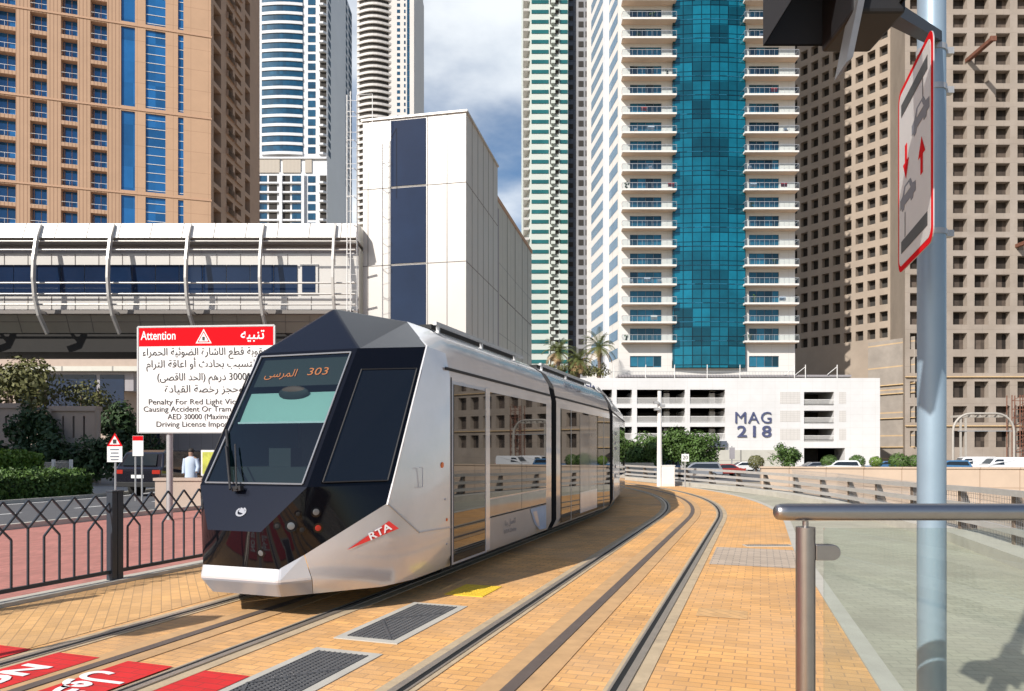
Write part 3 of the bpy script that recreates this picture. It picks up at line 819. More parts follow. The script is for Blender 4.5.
# second carriage
X, Lc, body2, panel, seam, Tq = carriage(S1+.34, S2-.15)
panel('window_band', mt['tglass'], .30, 5.05, .30, 2.50, .006)
for ya in (.34, 3.55):
    panel('door', mt['tglass'], ya, ya+.72, .32, 2.48, .012); panel('door', mt['tglass'], ya+.74, ya+1.46, .32, 2.48, .012)
    panel('door_edge', mt['galv'], ya+.715, ya+.745, .30, 2.50, .016)
panel('advert_film', mt['frit'], 1.84, 2.66, .36, 2.46, .014); panel('advert_film', mt['frit'], 2.68, 3.50, .36, 2.46, .014)
panel('lower_panel', mt['pvin'], 1.84, 3.50, .36, .80, .018)
T2 = RM[tram].inverted()
text('RTA.ae', .18, mt['gvin'], 'roof_lettering', body2, Tq @ frame((1.19, 1.7, 3.01), (0, 1, 0), (-.14, 0, .22)), width=1.3, thick=.004)
bellows(S2+.02)
X, Lc, body3, panel, seam, Tq = carriage(S2+.19, S3-.15)
panel('advert_film', mt['pvin'], .35, 3.2, .36, 2.46, .006); panel('window', mt['tglass'], 3.3, 6.6, .9, 2.46, .008)
for k, (zz, ww) in enumerate(((2.1, .8), (1.85, .5), (1.7, .9), (1.2, .6), (.95, .6))):
    panel('printed_line', mt['gvin'], .7, .7+ww, zz, zz+.09, .012)
bellows(S3)
X, Lc, body4, panel, seam, Tq = carriage(S3+.17, S4)
panel('window', mt['tglass'], .4, 2.6, .9, 2.46, .008); panel('window', mt['tglass'], 2.7, 5.0, .9, 2.46, .008)

# ------------------------------------------------------------------ fence (left)
P0 = Vector((*gp(115, 583), 0)); fd = Vector((.345, .94, 0)).normalized(); fa = math.atan2(-fd.x, fd.y)
pk = .190; NP = 12; PL = pk*NP
def fence_panel(label, loc):
    t = thing('fence_panel', label, 'fence', loc, rz=math.atan2(fd.y, fd.x), group='dark metal fence panels along the tram track')
    for x, nm in ((.045, 'post'), (PL-.045, 'post')):
        mb = MB(); mb.box(x-.04, x+.04, -.05, .05, .0, 1.16); mb.box(x-.046, x+.046, -.056, .056, 1.16, 1.185)
        po = mb.build(nm, mt['fence'], t, bevel=.006)
        MB().box(x-.075, x+.075, -.085, .085, .0, .018).build('base_plate', mt['fence'], po)
    MB().box(.085, PL-.085, -.02, .02, .13, .175).build('bottom_rail', mt['fence'], t)
    ZT, K = 1.13, 1.12; r = .011
    def lift(xs, dx, z0):
        x1 = xs+dx; x1c = min(max(x1, .09), PL-.09); f = (x1c-xs)/dx if dx else 0
        return (x1c, 0, z0+(ZT-z0)*f)
    for i in range(1, NP):
        x = i*pk; k = i % 3; mb = MB()
        if k == 0:
            z0 = ZT-1.5*pk*K
            mb.bar((x, 0, .15), (x, 0, z0), .02); mb.bar((x, 0, z0), lift(x, 1.5*pk, z0), .02); mb.bar((x, 0, z0), lift(x, -1.5*pk, z0), .02)
        else:
            z0 = ZT-2*pk*K; sg = 1 if k == 1 else -1
            mb.bar((x, 0, .15), (x, 0, z0), .02); mb.bar((x, 0, z0), lift(x, sg*2*pk, z0), .02)
        mb.build('picket', mt['fence'], t)
    mb = MB(); z0 = ZT-1.5*pk*K
    mb.bar((.09, 0, z0+.09*K), lift(0, 1.5*pk, z0), .02); mb.bar((PL-.09, 0, z0+.09*K), lift(PL, -1.5*pk, z0), .02)
    mb.build('end_brace', mt['fence'], t)
    return t
for k, lab in ((0, 'dark fence panel between the double post and the tram nose'), (1, 'dark fence panel hidden mostly behind the tram nose'),
               (-1, 'dark fence panel left of the double post, cut by the photo edge'), (-2, 'dark fence panel outside the left photo edge, nearest the camera')):
    p = P0 + fd*(k*PL)
    fence_panel(lab, tuple(p))

# ------------------------------------------------------------------ foreground railing, pole, sign, signal
YR = 2.4
zr = zat(512, YR)
t = thing('glass_balustrade', 'stainless steel handrail on a round post with a clear glass infill, nearest the camera', 'railing', (xat(805, YR), YR, 0))
x0 = xat(780, YR)
mb = MB(); r = .0284
pts = [(x0-.018, YR, zr), (x0-.012, YR, zr), (x0, YR, zr), (x0+.02, YR, zr), (3.4, YR, zr)]
mb.tube(pts, r, 28, radii=[r*.55, r*.85, r*.97, r, r]); mb.build('handrail', mt['inox'], t, world=True, smooth=50)
xp = xat(805.5, YR); mb = MB(); mb.tube([(xp, YR, 0), (xp, YR, zat(527, YR))], .031, 28); mb.build('post', mt['inox'], t, world=True, smooth=50)
mb = MB(); mb.tube([(xp, YR, zat(527, YR)), (xp, YR, zr-.03)], .010, 14); mb.tube([(xp, YR, 0), (xp, YR, .012)], .07, 24); mb.build('saddle_pin', mt['inox'], t, world=True, smooth=50)
mb = MB(); zc = zat(552, YR); 
D = [(xp+.029, zc-.026), (xp+.085, zc-.026)] + [(xp+.085+.026*math.sin(a), zc-.026*math.cos(a)) for a in [PI*i/10 for i in range(1, 10)]] + [(xp+.085, zc+.026), (xp+.029, zc+.026)]
for zoff in (0, -.95):
    mb = MB(); mb.loft([[(x, YR-.016, z+zoff) for x, z in D], [(x, YR+.016, z+zoff) for x, z in D]])
    mb.build('glass_clamp', mt['inox'], t, world=True, bevel=.002)
MB().box(xat(824, YR), 3.36, YR-.005, YR+.005, .10, zat(528, YR)).build('glass_panel', mt['pane'], t, world=True)
xp2 = 3.4; mb = MB(); mb.tube([(xp2, YR, 0), (xp2, YR, zr-.03)], .031, 20); mb.build('post', mt['inox'], t, world=True, smooth=50)

YP = 3.14; xP = xat(931.5, YP)
pole = thing('signal_pole', 'tall blue grey round pole on the right with steel bands', 'pole', (xP, YP, 0))
mb = MB(); mb.tube([(xP, YP, 0), (xP, YP, 1.6), (xP, YP, 4.9)], .062, 32, radii=[.0575, .0565, .055]); mb.build('shaft', mt['polep'], pole, world=True, smooth=50)
mb = MB(); mb.box(xP-.15, xP+.15, YP-.15, YP+.15, 0, .02); mb.tube([(xP, YP, .02), (xP, YP, .12)], .085, 24); mb.build('base', mt['galv'], pole, world=True)
for py in (91, 52, 234):
    z = zat(py, YP); mb = MB(); mb.tube([(xP, YP, z-.012), (xP, YP, z+.012)], .060, 28); mb.box(xP+.05, xP+.09, YP-.015, YP+.015, z-.014, z+.014)
    mb.build('clamp_band', mt['galv'], pole, world=True, smooth=50)
# oblique sign
A = Vector((1.4625, 2.5, 0)); Bf = Vector((1.611, 3.0, 0))
Sg = thing('road_sign', 'white road sign with red border, car pictures and arrows, fixed edge-on to the pole', 'road sign', (A.x, A.y, 0))
zt, zb = 3.176, 2.43
ex = (A-Bf).normalized(); Wd = (A-Bf).length; nn = Vector((ex.y, -ex.x, 0))
if nn.x > 0: nn = -nn
cS = (A+Bf)/2; cS.z = (zt+zb)/2
TS = RM[Sg].inverted() @ frame(cS, ex, (0, 0, 1))
zdir = 1 if (frame(cS, ex, (0, 0, 1)).to_3x3() @ Vector((0, 0, 1))).dot(nn) > 0 else -1
def rr(w, h, r, z, n=6):
    P = []
    for cx, cy, a0 in ((w/2-r, h/2-r, 0), (-w/2+r, h/2-r, 90), (-w/2+r, -h/2+r, 180), (w/2-r, -h/2+r, 270)):
        for i in range(n+1):
            a = R(a0+90*i/n); P.append((cx+r*math.cos(a), cy+r*math.sin(a), z))
    return P
def plate(name, mat, P, th, parent):
    mb = MB(); mb.loft([[tuple(TS @ Vector(p)) for p in P], [tuple(TS @ (Vector(p)+Vector((0, 0, th*zdir)))) for p in P]]); return mb.build(name, mat, parent, fix=True)
hS = zt-zb; KS = Wd/.656; KZ = hS/.985
pl_ = plate('plate', mt['galv'], rr(Wd, hS, .05, -.004*zdir), .004, Sg)
plate('border', mt['signr'], rr(Wd, hS, .05, 0), .0015, pl_)
plate('face', mt['signw2'], rr(Wd-.045, hS-.045, .035, .0016*zdir), .001, pl_)
def glyph(name, mat, poly, z=.003): return plate(name, mat, [(x*KS, y*KZ, z*zdir) for x, y in poly], .0008, pl_)
fx = -1 if zdir < 0 else 1
glyph('road_bar', mt['ink'], [(-.25, .40), (.25, .40), (.25, .335), (-.25, .335)]); glyph('road_bar', mt['ink'], [(-.25, -.40), (.25, -.40), (.25, -.335), (-.25, -.335)])
car = [(-.15, -.03), (-.15, .02), (-.10, .03), (-.06, .07), (.06, .07), (.10, .03), (.16, .02), (.16, -.03), (.12, -.03), (.11, -.05), (.07, -.05), (.06, -.03), (-.06, -.03), (-.07, -.05), (-.11, -.05), (-.12, -.03)]
glyph('car_picture', mt['gvin'], [(x+.12, y+.17) for x, y in car]); glyph('car_picture', mt['gvin'], [(x-.12, y-.13) for x, y in car])
for k, (ox, oy) in enumerate(((.12, .19), (-.12, -.11))): glyph('car_glazing', mt['signw2'], [(ox-.05, oy), (ox-.03, oy+.035), (ox+.04, oy+.035), (ox+.07, oy)], .004)
arr = [(-.06, 0), (0, .09), (.06, 0), (.02, 0), (.02, -.09), (-.02, -.09), (-.02, 0)]
glyph('arrow', mt['signr'], [(x+.15, y-.03) for x, y in arr]); glyph('arrow', mt['signr'], [(-.15+x, -y+.06) for x, y in arr])
for xx in (.17, -.17):
    glyph('lane_line', mt['ink'], [(xx-.004+(.0), .33 if xx > 0 else -.20), (xx+.004, .33 if xx > 0 else -.20), (xx+.004, .24 if xx > 0 else -.33), (xx-.004, .24 if xx > 0 else -.33)])
mb = MB()
for z in (zt-.22, zb+.22): mb.bar(tuple(inv_ := Vector((xP-.03, YP, z))), (cS.x-ex.x*.1-nn.x*.03, cS.y-ex.y*.1-nn.y*.03, z), .025)
mb.build('bracket', mt['galv'], Sg, world=True)

# signal head overhead
YH = 2.12
sg_ = thing('traffic_signal', 'black traffic signal head with deep visor hanging at the top right', 'traffic light', (xat(840, YH), YH, zat(40, YH)))
zb_ = zat(47, YH+.2)
xl = xat(762, YH+.2)
mb = MB()
nV = 14; o1, o2 = [], []
for yy, kk in ((YH-.09, 1.0), (YH+.22, .93)):
    oo, ii = [], []
    for i in range(nV+1):
        a = PI*(.5+ .95*(i/nV-.5)*2) ; cx_ = xl+.155; cz_ = zb_+.14
        oo.append((cx_-.155*kk*math.sin(a)*1.0, yy, cz_+.14*kk*math.cos(a)*-1))
        ii.append((cx_-.150*kk*math.sin(a)*1.0, yy+.001, cz_+.135*kk*math.cos(a)*-1))
    o1.append(oo); o2.append(ii)
# visor = flat-bottomed hood
def hoodring(y, s):
    w = .165*s; h = .15*s; cx_ = xl+.165; cz_ = zb_+.15
    P = [(cx_-w, y, cz_-h), (cx_+w, y, cz_-h), (cx_+w, y, cz_+h*.6), (cx_+w*.6, y, cz_+h), (cx_-w*.6, y, cz_+h), (cx_-w, y, cz_+h*.6)]
    return P
def openring(y, s_): P = hoodring(y, s_); return P[1:] + P[:1]
mb = MB(); mb.loft([openring(YH-.10, 1.0), openring(YH+.20, .98)], cap=False, close=False); mb.loft([openring(YH-.10, .965), openring(YH+.20, .945)], cap=False, close=False)
mb.poly(hoodring(YH+.20, .98)[::-1]); mb.poly([(p[0], p[1]-.01, p[2]) for p in hoodring(YH+.20, .98)])
mb.build('visor', mt['blk'], sg_, world=True)
mb = MB(); mb.box(xat(850, YH), xat(903, YH), YH-.02, YH+.2, zb_-.02, zb_+.36); mb.build('housing', mt['blk'], sg_, world=True, bevel=.01)
mb = MB(); mb.box(xat(893, YH), xat(903, YH)+.012, YH-.03, YH+.1, zb_+.03, zb_+.4); mb.build('end_cap', mt['polep'], sg_, world=True)
mb = MB(); mb.loft([[(xat(868, YH), YH-.05, zb_+.26), (xat(875, YH), YH-.05, zb_+.26), (xat(845, YH), YH-.05, zat(66, YH)), (xat(838, YH), YH-.05, zat(72, YH))],
                    [(xat(872, YH), YH+.05, zb_+.26), (xat(879, YH), YH+.05, zb_+.26), (xat(849, YH), YH+.05, zat(66, YH)), (xat(842, YH), YH+.05, zat(72, YH))]]); mb.build('backing_plate', mt['iron'], sg_, world=True)
mb = MB(); mb.bar((xat(885, YH+.1), YH+.1, zb_+.06), (xP, YP-.03, zat(42, YP)), .05, .04); mb.build('mounting_arm', mt['blk'], sg_, world=True, smooth=40)

# signal beside the left of the camera: its shadow lies on the buff paving
bx, by = -5.85, 3.93
ls = thing('traffic_signal', 'traffic light on a slim pole casting its shadow on the buff paving', 'traffic light', (bx, by, 0))
mb = MB(); mb.tube([(bx, by, 0), (bx, by, 3.0)], .05, 14); mb.build('pole', mt['polep'], ls, world=True, smooth=50)
mb = MB(); mb.box(bx-.18, bx+.18, by-.12, by+.12, 2.6, 3.15); mb.build('housing', mt['blk'], ls, world=True, bevel=.01)

# ------------------------------------------------------------------ barrier on the right
BL = kerb_off(.42)
def along(poly, d):
    for i in range(len(poly)-1):
        a = Vector(poly[i]); b = Vector(poly[i+1]); l = (b-a).length
        if d <= l: return a+(b-a)*(d/l), (b-a).normalized()
        d -= l
    return Vector(poly[-1]), (b-a).normalized()
tot = sum((Vector(BL[i+1])-Vector(BL[i])).length for i in range(len(BL)-1))
br = thing('safety_barrier', 'long grey three-rail barrier on a low kerb curving round the walkway', 'barrier', (*BL[3], .18))
def hk(d): return 1.0-.24*max(0, min(1, (d-22)/14))
for zz, hh in ((1.05, .10), (.72, .10), (.42, .10)):
    mb = MB(); n = 60; rings = []
    for i in range(n+1):
        p, d = along(BL, tot*i/n); nx = Vector((d.y, -d.x))
        rings.append([(p.x+nx.x*u, p.y+nx.y*u, zz*hk(tot*i/n)+v) for u, v in ((-.03, -hh/2), (.03, -hh/2), (.03, hh/2), (-.03, hh/2))])
    mb.loft(rings); mb.build('rail', mt['railing'], br, world=True, fix=True)
d = 3.2
while d < tot:
    p, t_ = along(BL, d); nx = Vector((t_.y, -t_.x)); mb = MB()
    zt_ = 1.08*hk(d); P = [(.03, .18), (.34, .18), (.12, zt_), (.03, zt_)]
    mb.loft([[(p.x+nx.x*u-t_.x*.05, p.y+nx.y*u-t_.y*.05, z) for u, z in P], [(p.x+nx.x*u+t_.x*.05, p.y+nx.y*u+t_.y*.05, z) for u, z in P]])
    mb.build('post', mt['postd'], br, world=True); d += 2.35
# mesh panel behind rails
mb = MB(); n = 420
for i in range(n):
    p, t_ = along(BL, tot*.12+tot*.38*i/n); nx = Vector((t_.y, -t_.x))*.05; mb.bar((p.x+nx.x, p.y+nx.y, .18), (p.x+nx.x, p.y+nx.y, 1.0), .006)
for zz in [.25+.08*i for i in range(10)]:
    for i in range(40):
        p, t_ = along(BL, tot*.12+tot*.38*i/40); q, t2 = along(BL, tot*.12+tot*.38*(i+1)/40); nx = Vector((t_.y, -t_.x))*.05
        mb.bar((p.x+nx.x, p.y+nx.y, zz), (q.x+nx.x, q.y+nx.y, zz), .005)
mb.build('wire_mesh', mt['galv'], br, world=True)
# tan wall beyond
w1 = MB(); w1.box(0, 40, 0, .35, -1.25, .86); w1.box(-.05, 40, -.05, .40, .86, .93)
o = w1.build('roadside_wall', mt['tan']); o.location = (11.6, 33.5, 0); o.rotation_euler = (0, 0, R(-9)); tag(o, 'long low tan concrete wall beyond the grey barrier', 'wall')
w1 = MB(); w1.box(0, 17, 0, .3, -1.25, .45); w1.box(0, 17, -.04, .34, .45, .52)
o = w1.build('roadside_wall', mt['kerb']); o.location = (-4, 66, 0); o.rotation_euler = (0, 0, 0); tag(o, 'pale low wall behind the white cabinet', 'wall')

# pole with cabinet at the bend
cx_, cy_ = 6.95, 33.6
o = thing('camera_pole', 'slim white pole with small cameras near its top, at the bend of the track', 'pole', (xat(659, cy_), cy_, 0))
x = xat(659.5, cy_)
mb = MB(); mb.tube([(x, cy_, 0), (x, cy_, zat(391, cy_))], .1, 14, radii=[.13, .09]); mb.build('shaft', mt['whitep'], o, world=True, smooth=50)
for dx, dz in ((-.18, -.55), (.1, -.7), (-.15, -.85)):
    mb = MB(); z = zat(391, cy_)+dz; mb.box(x+dx-.1, x+dx+.12, cy_-.22, cy_+.05, z-.06, z+.06); mb.build('camera', mt['galv'], o, world=True)
c = thing('control_cabinet', 'white control cabinet standing against the slim pole', 'cabinet', (xat(668, cy_), cy_+.2, 0))
x0, x1 = xat(661.5, cy_), xat(674.5, cy_)
mb = MB(); mb.box(x0, x1, cy_-.1, cy_+.4, 0, zat(466, cy_)); mb.box(x0-.02, x1+.02, cy_-.12, cy_+.42, zat(466, cy_), zat(466, cy_)+.04); mb.build('casing', mt['whitep'], c, world=True, bevel=.01)
mb = MB(); mb.box(x0+.03, x1-.03, cy_-.112, cy_-.102, .08, zat(466, cy_)-.05); mb.box(x1-.09, x1-.06, cy_-.13, cy_-.11, .45, .6); mb.build('door', mt['whitep'], c, world=True)
Yq = 33.0; s_ = thing('speed_sign', 'small square speed sign with the number 20 on a thin post', 'road sign', (xat(685, Yq), Yq, 0))
mb = MB(); x = xat(685, Yq); mb.tube([(x, Yq, 0), (x, Yq, zat(453, Yq))], .03, 8); mb.build('post', mt['galv'], s_, world=True)
mb = MB(); mb.box(x-.17, x+.17, Yq-.05, Yq-.03, zat(461.5, Yq), zat(454, Yq)); pl2 = mb.build('plate', mt['signw'], s_, world=True)
text('20', .25, mt['ink'], 'number', pl2, RM[s_].inverted() @ frame((x, Yq-.056, zat(457.7, Yq)), (1, 0, 0), (0, 0, 1)))

# ------------------------------------------------------------------ signs on the left
def post_sign():
    Y = 17.5
    s = thing('warning_board', 'large white and red Attention board in Arabic and English on a grey post', 'sign board', (xat(168, Y), Y, 0))
    x0, x1 = xat(138, Y), xat(278, Y); z0 = zat(432.5, Y)
    # slightly turned board
    z1l, z1r = zat(331, Y), zat(331, Y)
    cx = (x0+x1)/2; W = (x1-x0); zt = zat(327, Y); zm = zat(346.5, Y)
    ang = R(-4)
    Tb = RM[s].inverted() @ Matrix.Translation((x0, Y, 0)) @ Matrix.Rotation(ang, 4, 'Z')
    mb = MB(); mb.box(0, W, 0, .03, z0, zt, 0, Tb); bd = mb.build('board', mt['signw'], s)
    mb = MB(); mb.box(.03, W-.03, -.006, -.001, zm, zt-.03, 0, Tb); rd = mb.build('red_header', mt['signr'], bd)
    mb = MB()
    for a in ((0, W, z0-.02, z0+.02), (0, W, zt-.02, zt+.02)): mb.box(a[0], a[1], -.015, .04, a[2], a[3], 0, Tb)
    for a in ((-.02, .02), (W-.02, W+.02)): mb.box(a[0], a[1], -.015, .04, z0, zt, 0, Tb)
    mb.build('rim', mt['galv'], bd)
    for px in (168.5, 244):
        x = xat(px, Y)-x0; mb = MB(); mb.tube([Tb @ Vector((x, .10, 0)), Tb @ Vector((x, .10, zt-.1))], .075, 14); mb.build('post', mt['galv'], s, smooth=50)
    def row(body, u, py, size, mat, par, w=None, bold=.0):
        text(body, size, mat, 'lettering', par, Tb @ frame((u, -.010, zat(py, Y)), (1, 0, 0), (0, 0, 1)), width=w, bold=bold, thick=.001)
    k = Y/F
    row('Attention', (159-138)*k+.01, 336.2, .30, mt['wvin'], rd, w=36*k, bold=.003)
    row(arabic('تنبيه'), (256-138)*k, 336, .34, mt['wvin'], rd, w=24*k, bold=.004)
    # warning triangle
    tc = (206-138)*k; zc = zat(337.5, Y)
    mb = MB(); mb.poly([Tb @ Vector((tc-.20, -.008, zc-.16)), Tb @ Vector((tc+.20, -.008, zc-.16)), Tb @ Vector((tc, -.008, zc+.19))]); mb.build('triangle_edge', mt['signw'], rd)
    mb = MB(); mb.poly([Tb @ Vector((tc-.155, -.010, zc-.135)), Tb @ Vector((tc+.155, -.010, zc-.135)), Tb @ Vector((tc, -.010, zc+.14))]); mb.build('triangle_rim', mt['signr'], rd)
    mb = MB(); mb.poly([Tb @ Vector((tc-.12, -.012, zc-.115)), Tb @ Vector((tc+.12, -.012, zc-.115)), Tb @ Vector((tc, -.012, zc+.10))]); mb.build('triangle_field', mt['signw'], rd)
    mb = MB(); mb.box(tc-.03, tc+.03, -.016, -.0125, zc-.09, zc-.0, 0, Tb); mb.build('tram_picture', mt['ink'], rd)
    row(arabic('عقوبة قطع الاشارة الضوئية الحمراء'), (207-138)*k, 352.5, .25, mt['ink'], bd, w=128*k)
    row(arabic('والتسبب بحادث أو اعاقة الترام'), (206-138)*k, 364.5, .25, mt['ink'], bd, w=118*k)
    row(arabic('30000 درهم (الحد الاقصى)'), (206-138)*k, 377.5, .25, mt['ink'], bd, w=96*k)
    row(arabic('وحجز رخصة القيادة'), (206-138)*k, 389.5, .25, mt['ink'], bd, w=80*k)
    row('Penalty For Red Light Violation &', (208-138)*k, 402.2, .19, mt['ink'], bd, w=118*k)
    row('Causing Accident Or Tram Disruption', (208-138)*k, 409.4, .19, mt['ink'], bd, w=128*k)
    row('AED 30000 (Maximum)', (205-138)*k, 417, .19, mt['ink'], bd, w=72*k)
    row('Driving License Impoundment', (207-138)*k, 424.5, .19, mt['ink'], bd, w=100*k)
post_sign()

Y = 21.0
s = thing('triangle_sign', 'small red and white triangle warning sign above a white plate, beside the hedge', 'road sign', (xat(116, Y), Y, 0))
x = xat(115.5, Y)
mb = MB(); mb.tube([(x, Y, 0), (x, Y, zat(434, Y))], .03, 8); mb.build('post', mt['galv'], s, world=True)
def tri(c, z, r, y): return [(c-r, y, z-r*.8), (c+r, y, z-r*.8), (c, y, z+r*.9)]
mb = MB(); P = tri(x, zat(440, Y), .225, Y-.04); mb.loft([P, [(a, b+.012, c_) for a, b, c_ in P]]); tp = mb.build('triangle_plate', mt['signr'], s, world=True, fix=True)
MB().poly(tri(x, zat(440.4, Y), .15, Y-.044)).build('triangle_field', mt['signw'], tp, world=True)
MB().box(x-.05, x+.05, Y-.05, Y-.046, zat(443.5, Y), zat(439.5, Y)).build('tram_picture', mt['ink'], tp, world=True)
mb = MB(); mb.box(x-.22, x+.22, Y-.045, Y-.03, zat(462, Y), zat(446.3, Y)); lp = mb.build('lower_plate', mt['signw'], s, world=True)
for i, py in enumerate((449.5, 453, 456.5, 459.5)): MB().box(x-.13+.02*(i % 2), x+.13-.02*(i % 2), Y-.050, Y-.047, zat(py+.6, Y), zat(py-.6, Y)).build('printed_line', mt['gvin'], lp, world=True)
Y = 24.0
s = thing('notice_sign', 'small white notice with a red heading on two short posts behind the car', 'sign', (xat(139, Y), Y, 0))
for px in (135.5, 142): mb = MB(); x = xat(px, Y); mb.tube([(x, Y, 0), (x, Y, zat(440, Y))], .03, 8); mb.build('post', mt['galv'], s, world=True)
MB().box(xat(133.3, Y), xat(144, Y), Y-.05, Y-.03, zat(456, Y), zat(435.8, Y)).build('plate', mt['signw'], s, world=True)
MB().box(xat(133.5, Y), xat(143.8, Y), Y-.056, Y-.051, zat(440.5, Y), zat(436, Y)).build('red_heading', mt['signr'], s, world=True)

# ------------------------------------------------------------------ vehicles
def make_car(name, label, cat, loc, rz, paint, kind='suv', group=None):
    t = thing(name, label, cat, loc, rz, group)
    if kind == 'suv':
        L, W, H = 4.8, 1.9, 1.72
        prof = [(-2.4, .45), (-2.4, 1.0), (-2.3, 1.12), (-2.05, 1.62), (-1.85, 1.72), (.35, 1.70), (.75, 1.55), (1.25, 1.15), (2.25, .98), (2.4, .75), (2.4, .42)]
        glass = [(-2.02, 1.15), (-1.88, 1.55), (.30, 1.56), (.62, 1.46), (1.05, 1.15)]
    elif kind == 'van':
        L, W, H = 5.2, 1.9, 2.1
        prof = [(-2.6, .45), (-2.6, 1.9), (-2.5, 2.1), (1.0, 2.1), (1.35, 1.95), (1.95, 1.3), (2.5, 1.1), (2.6, .8), (2.6, .42)]
        glass = [(.35, 1.25), (.35, 1.85), (1.1, 1.85), (1.3, 1.75), (1.75, 1.25)]
    else:
        L, W, H = 4.6, 1.8, 1.45
        prof = [(-2.3, .45), (-2.3, .95), (-1.65, 1.02), (-1.05, 1.40), (-.75, 1.45), (.3, 1.43), (1.1, .98), (2.1, .82), (2.3, .65), (2.3, .40)]
        glass = [(-1.45, 1.02), (-1.0, 1.32), (-.7, 1.37), (.22, 1.36), (.9, 1.0)]
    hw = W/2
    belt = max(p[1] for p in prof)*.62
    def sec(f, x):      # half width by height
        return lambda z: f*(hw if z < belt else hw - (z-belt)*.28)
    mb = MB()
    Lr = [(-( hw if z < belt+.1 else hw-(z-belt-.1)*.32), yy, z) for yy, z in prof]
    Rr = [(( hw if z < belt+.1 else hw-(z-belt-.1)*.32), yy, z) for yy, z in prof]
    mb.loft([Lr, Rr], close=True, cap=True)
    body = mb.build('body', paint, t, fix=True, bevel=.05)
    for sg in (1, -1):
        g = [(sg*((hw if z < belt+.1 else hw-(z-belt-.1)*.32)+.006), yy, z) for yy, z in glass]
        MB().poly(g if sg < 0 else g[::-1]).build('side_glass', mt['carglass'], t)
    # rear and front glass
    if kind == 'suv': MB().poly([(-.72, -2.335, 1.16), (.72, -2.335, 1.16), (.60, -2.10, 1.58), (-.60, -2.10, 1.58)]).build('rear_glass', mt['carglass'], t); MB().poly([(-.72, 1.262, 1.18), (.72, 1.262, 1.18), (.62, .79, 1.55), (-.62, .79, 1.55)]).build('windscreen', mt['carglass'], t)
    elif kind == 'van': MB().poly([(-.78, 1.955, 1.33), (.78, 1.955, 1.33), (.66, 1.40, 1.92), (-.66, 1.40, 1.92)]).build('windscreen', mt['carglass'], t)
    else:
        MB().poly([(-.70, -1.60, 1.08), (.70, -1.60, 1.08), (.58, -1.11, 1.38), (-.58, -1.11, 1.38)]).build('rear_glass', mt['carglass'], t); MB().poly([(-.72, 1.05, 1.03), (.72, 1.05, 1.03), (.60, .36, 1.41), (-.60, .36, 1.41)]).build('windscreen', mt['carglass'], t)
    rearw = prof[0][0]
    for sg in (1, -1):
        MB().box(sg*.78-.16, sg*.78+.16, rearw-.012, rearw+.05, .86, 1.0).build('tail_light', mt['rlamp'], t)
        MB().box(sg*.70-.15, sg*.70+.15, prof[-1][0]-.05, prof[-1][0]+.012, .62, .74).build('headlight', mt['lamp'], t)
    MB().box(-.26, .26, rearw-.012, rearw-.001, .70, .82).build('licence_plate', mt['signw'], t)
    MB().box(-.9, .9, rearw-.05, rearw+.1, .38, .56).build('rear_bumper', mt['tdark'], t, bevel=.02)
    for yy in (-L*.30, L*.30):
        for sg in (1, -1):
            mb = MB(); mb.tube([(sg*(hw-.22), yy, .34), (sg*(hw+.01), yy, .34)], .34, 18); w = mb.build('wheel', mt['tyre'], t, smooth=40)
            mb = MB(); mb.tube([(sg*(hw+.0), yy, .34), (sg*(hw+.02), yy, .34)], .21, 14); mb.build('rim', mt['rim'], w, smooth=40)
    return t
Yc = 26.0
make_car('parked_car', 'black car seen from behind, between the hedge and the low wall', 'car', (xat(137, 26)+.55, 28.35, -.02), R(-13), mt['carblk'], 'suv')
make_car('parked_van', 'white van nearest the arched steel frame at the right edge', 'van', (xat(1002, 86), 86, GZ), R(90), mt['carwht'], 'van')
make_car('parked_van', 'white van just left of the other white van, near the pole', 'van', (xat(972, 92), 92, GZ), R(84), mt['carwht'], 'van')
make_car('parked_car', 'blue car between the grey pole and the white vans', 'car', (xat(948, 88), 88, GZ), R(90), mt['carblu'], 'suv')
make_car('parked_car', 'white car under the small tree beside the white garage building', 'car', (xat(742, 92), 92, GZ), R(90), mt['carwht'], 'sedan')
make_car('parked_car', 'silver car in front of the dark garage entrance', 'car', (xat(812, 90), 90, GZ), R(90), mt['cargry'], 'sedan')
make_car('parked_car', 'white car driving beside the round bush right of the garage entrance', 'car', (xat(838, 86), 86, GZ), R(90), mt['carwht'], 'suv')
make_car('parked_car', 'dark red car below the large trees', 'car', (xat(722, 78), 78, GZ), R(90), mt['carred'], 'sedan')
make_car('parked_car', 'white car left of the white cabinet below the large trees', 'car', (xat(642, 76), 76, GZ), R(90), mt['carwht'], 'sedan')
make_car('parked_car', 'silver car right of the small speed sign below the large trees', 'car', (xat(697, 74), 74, GZ), R(90), mt['cargry'], 'suv')
make_car('parked_car', 'blue car behind the smallest round bush', 'car', (xat(884, 98), 98, GZ), R(90), mt['carblu'], 'sedan')

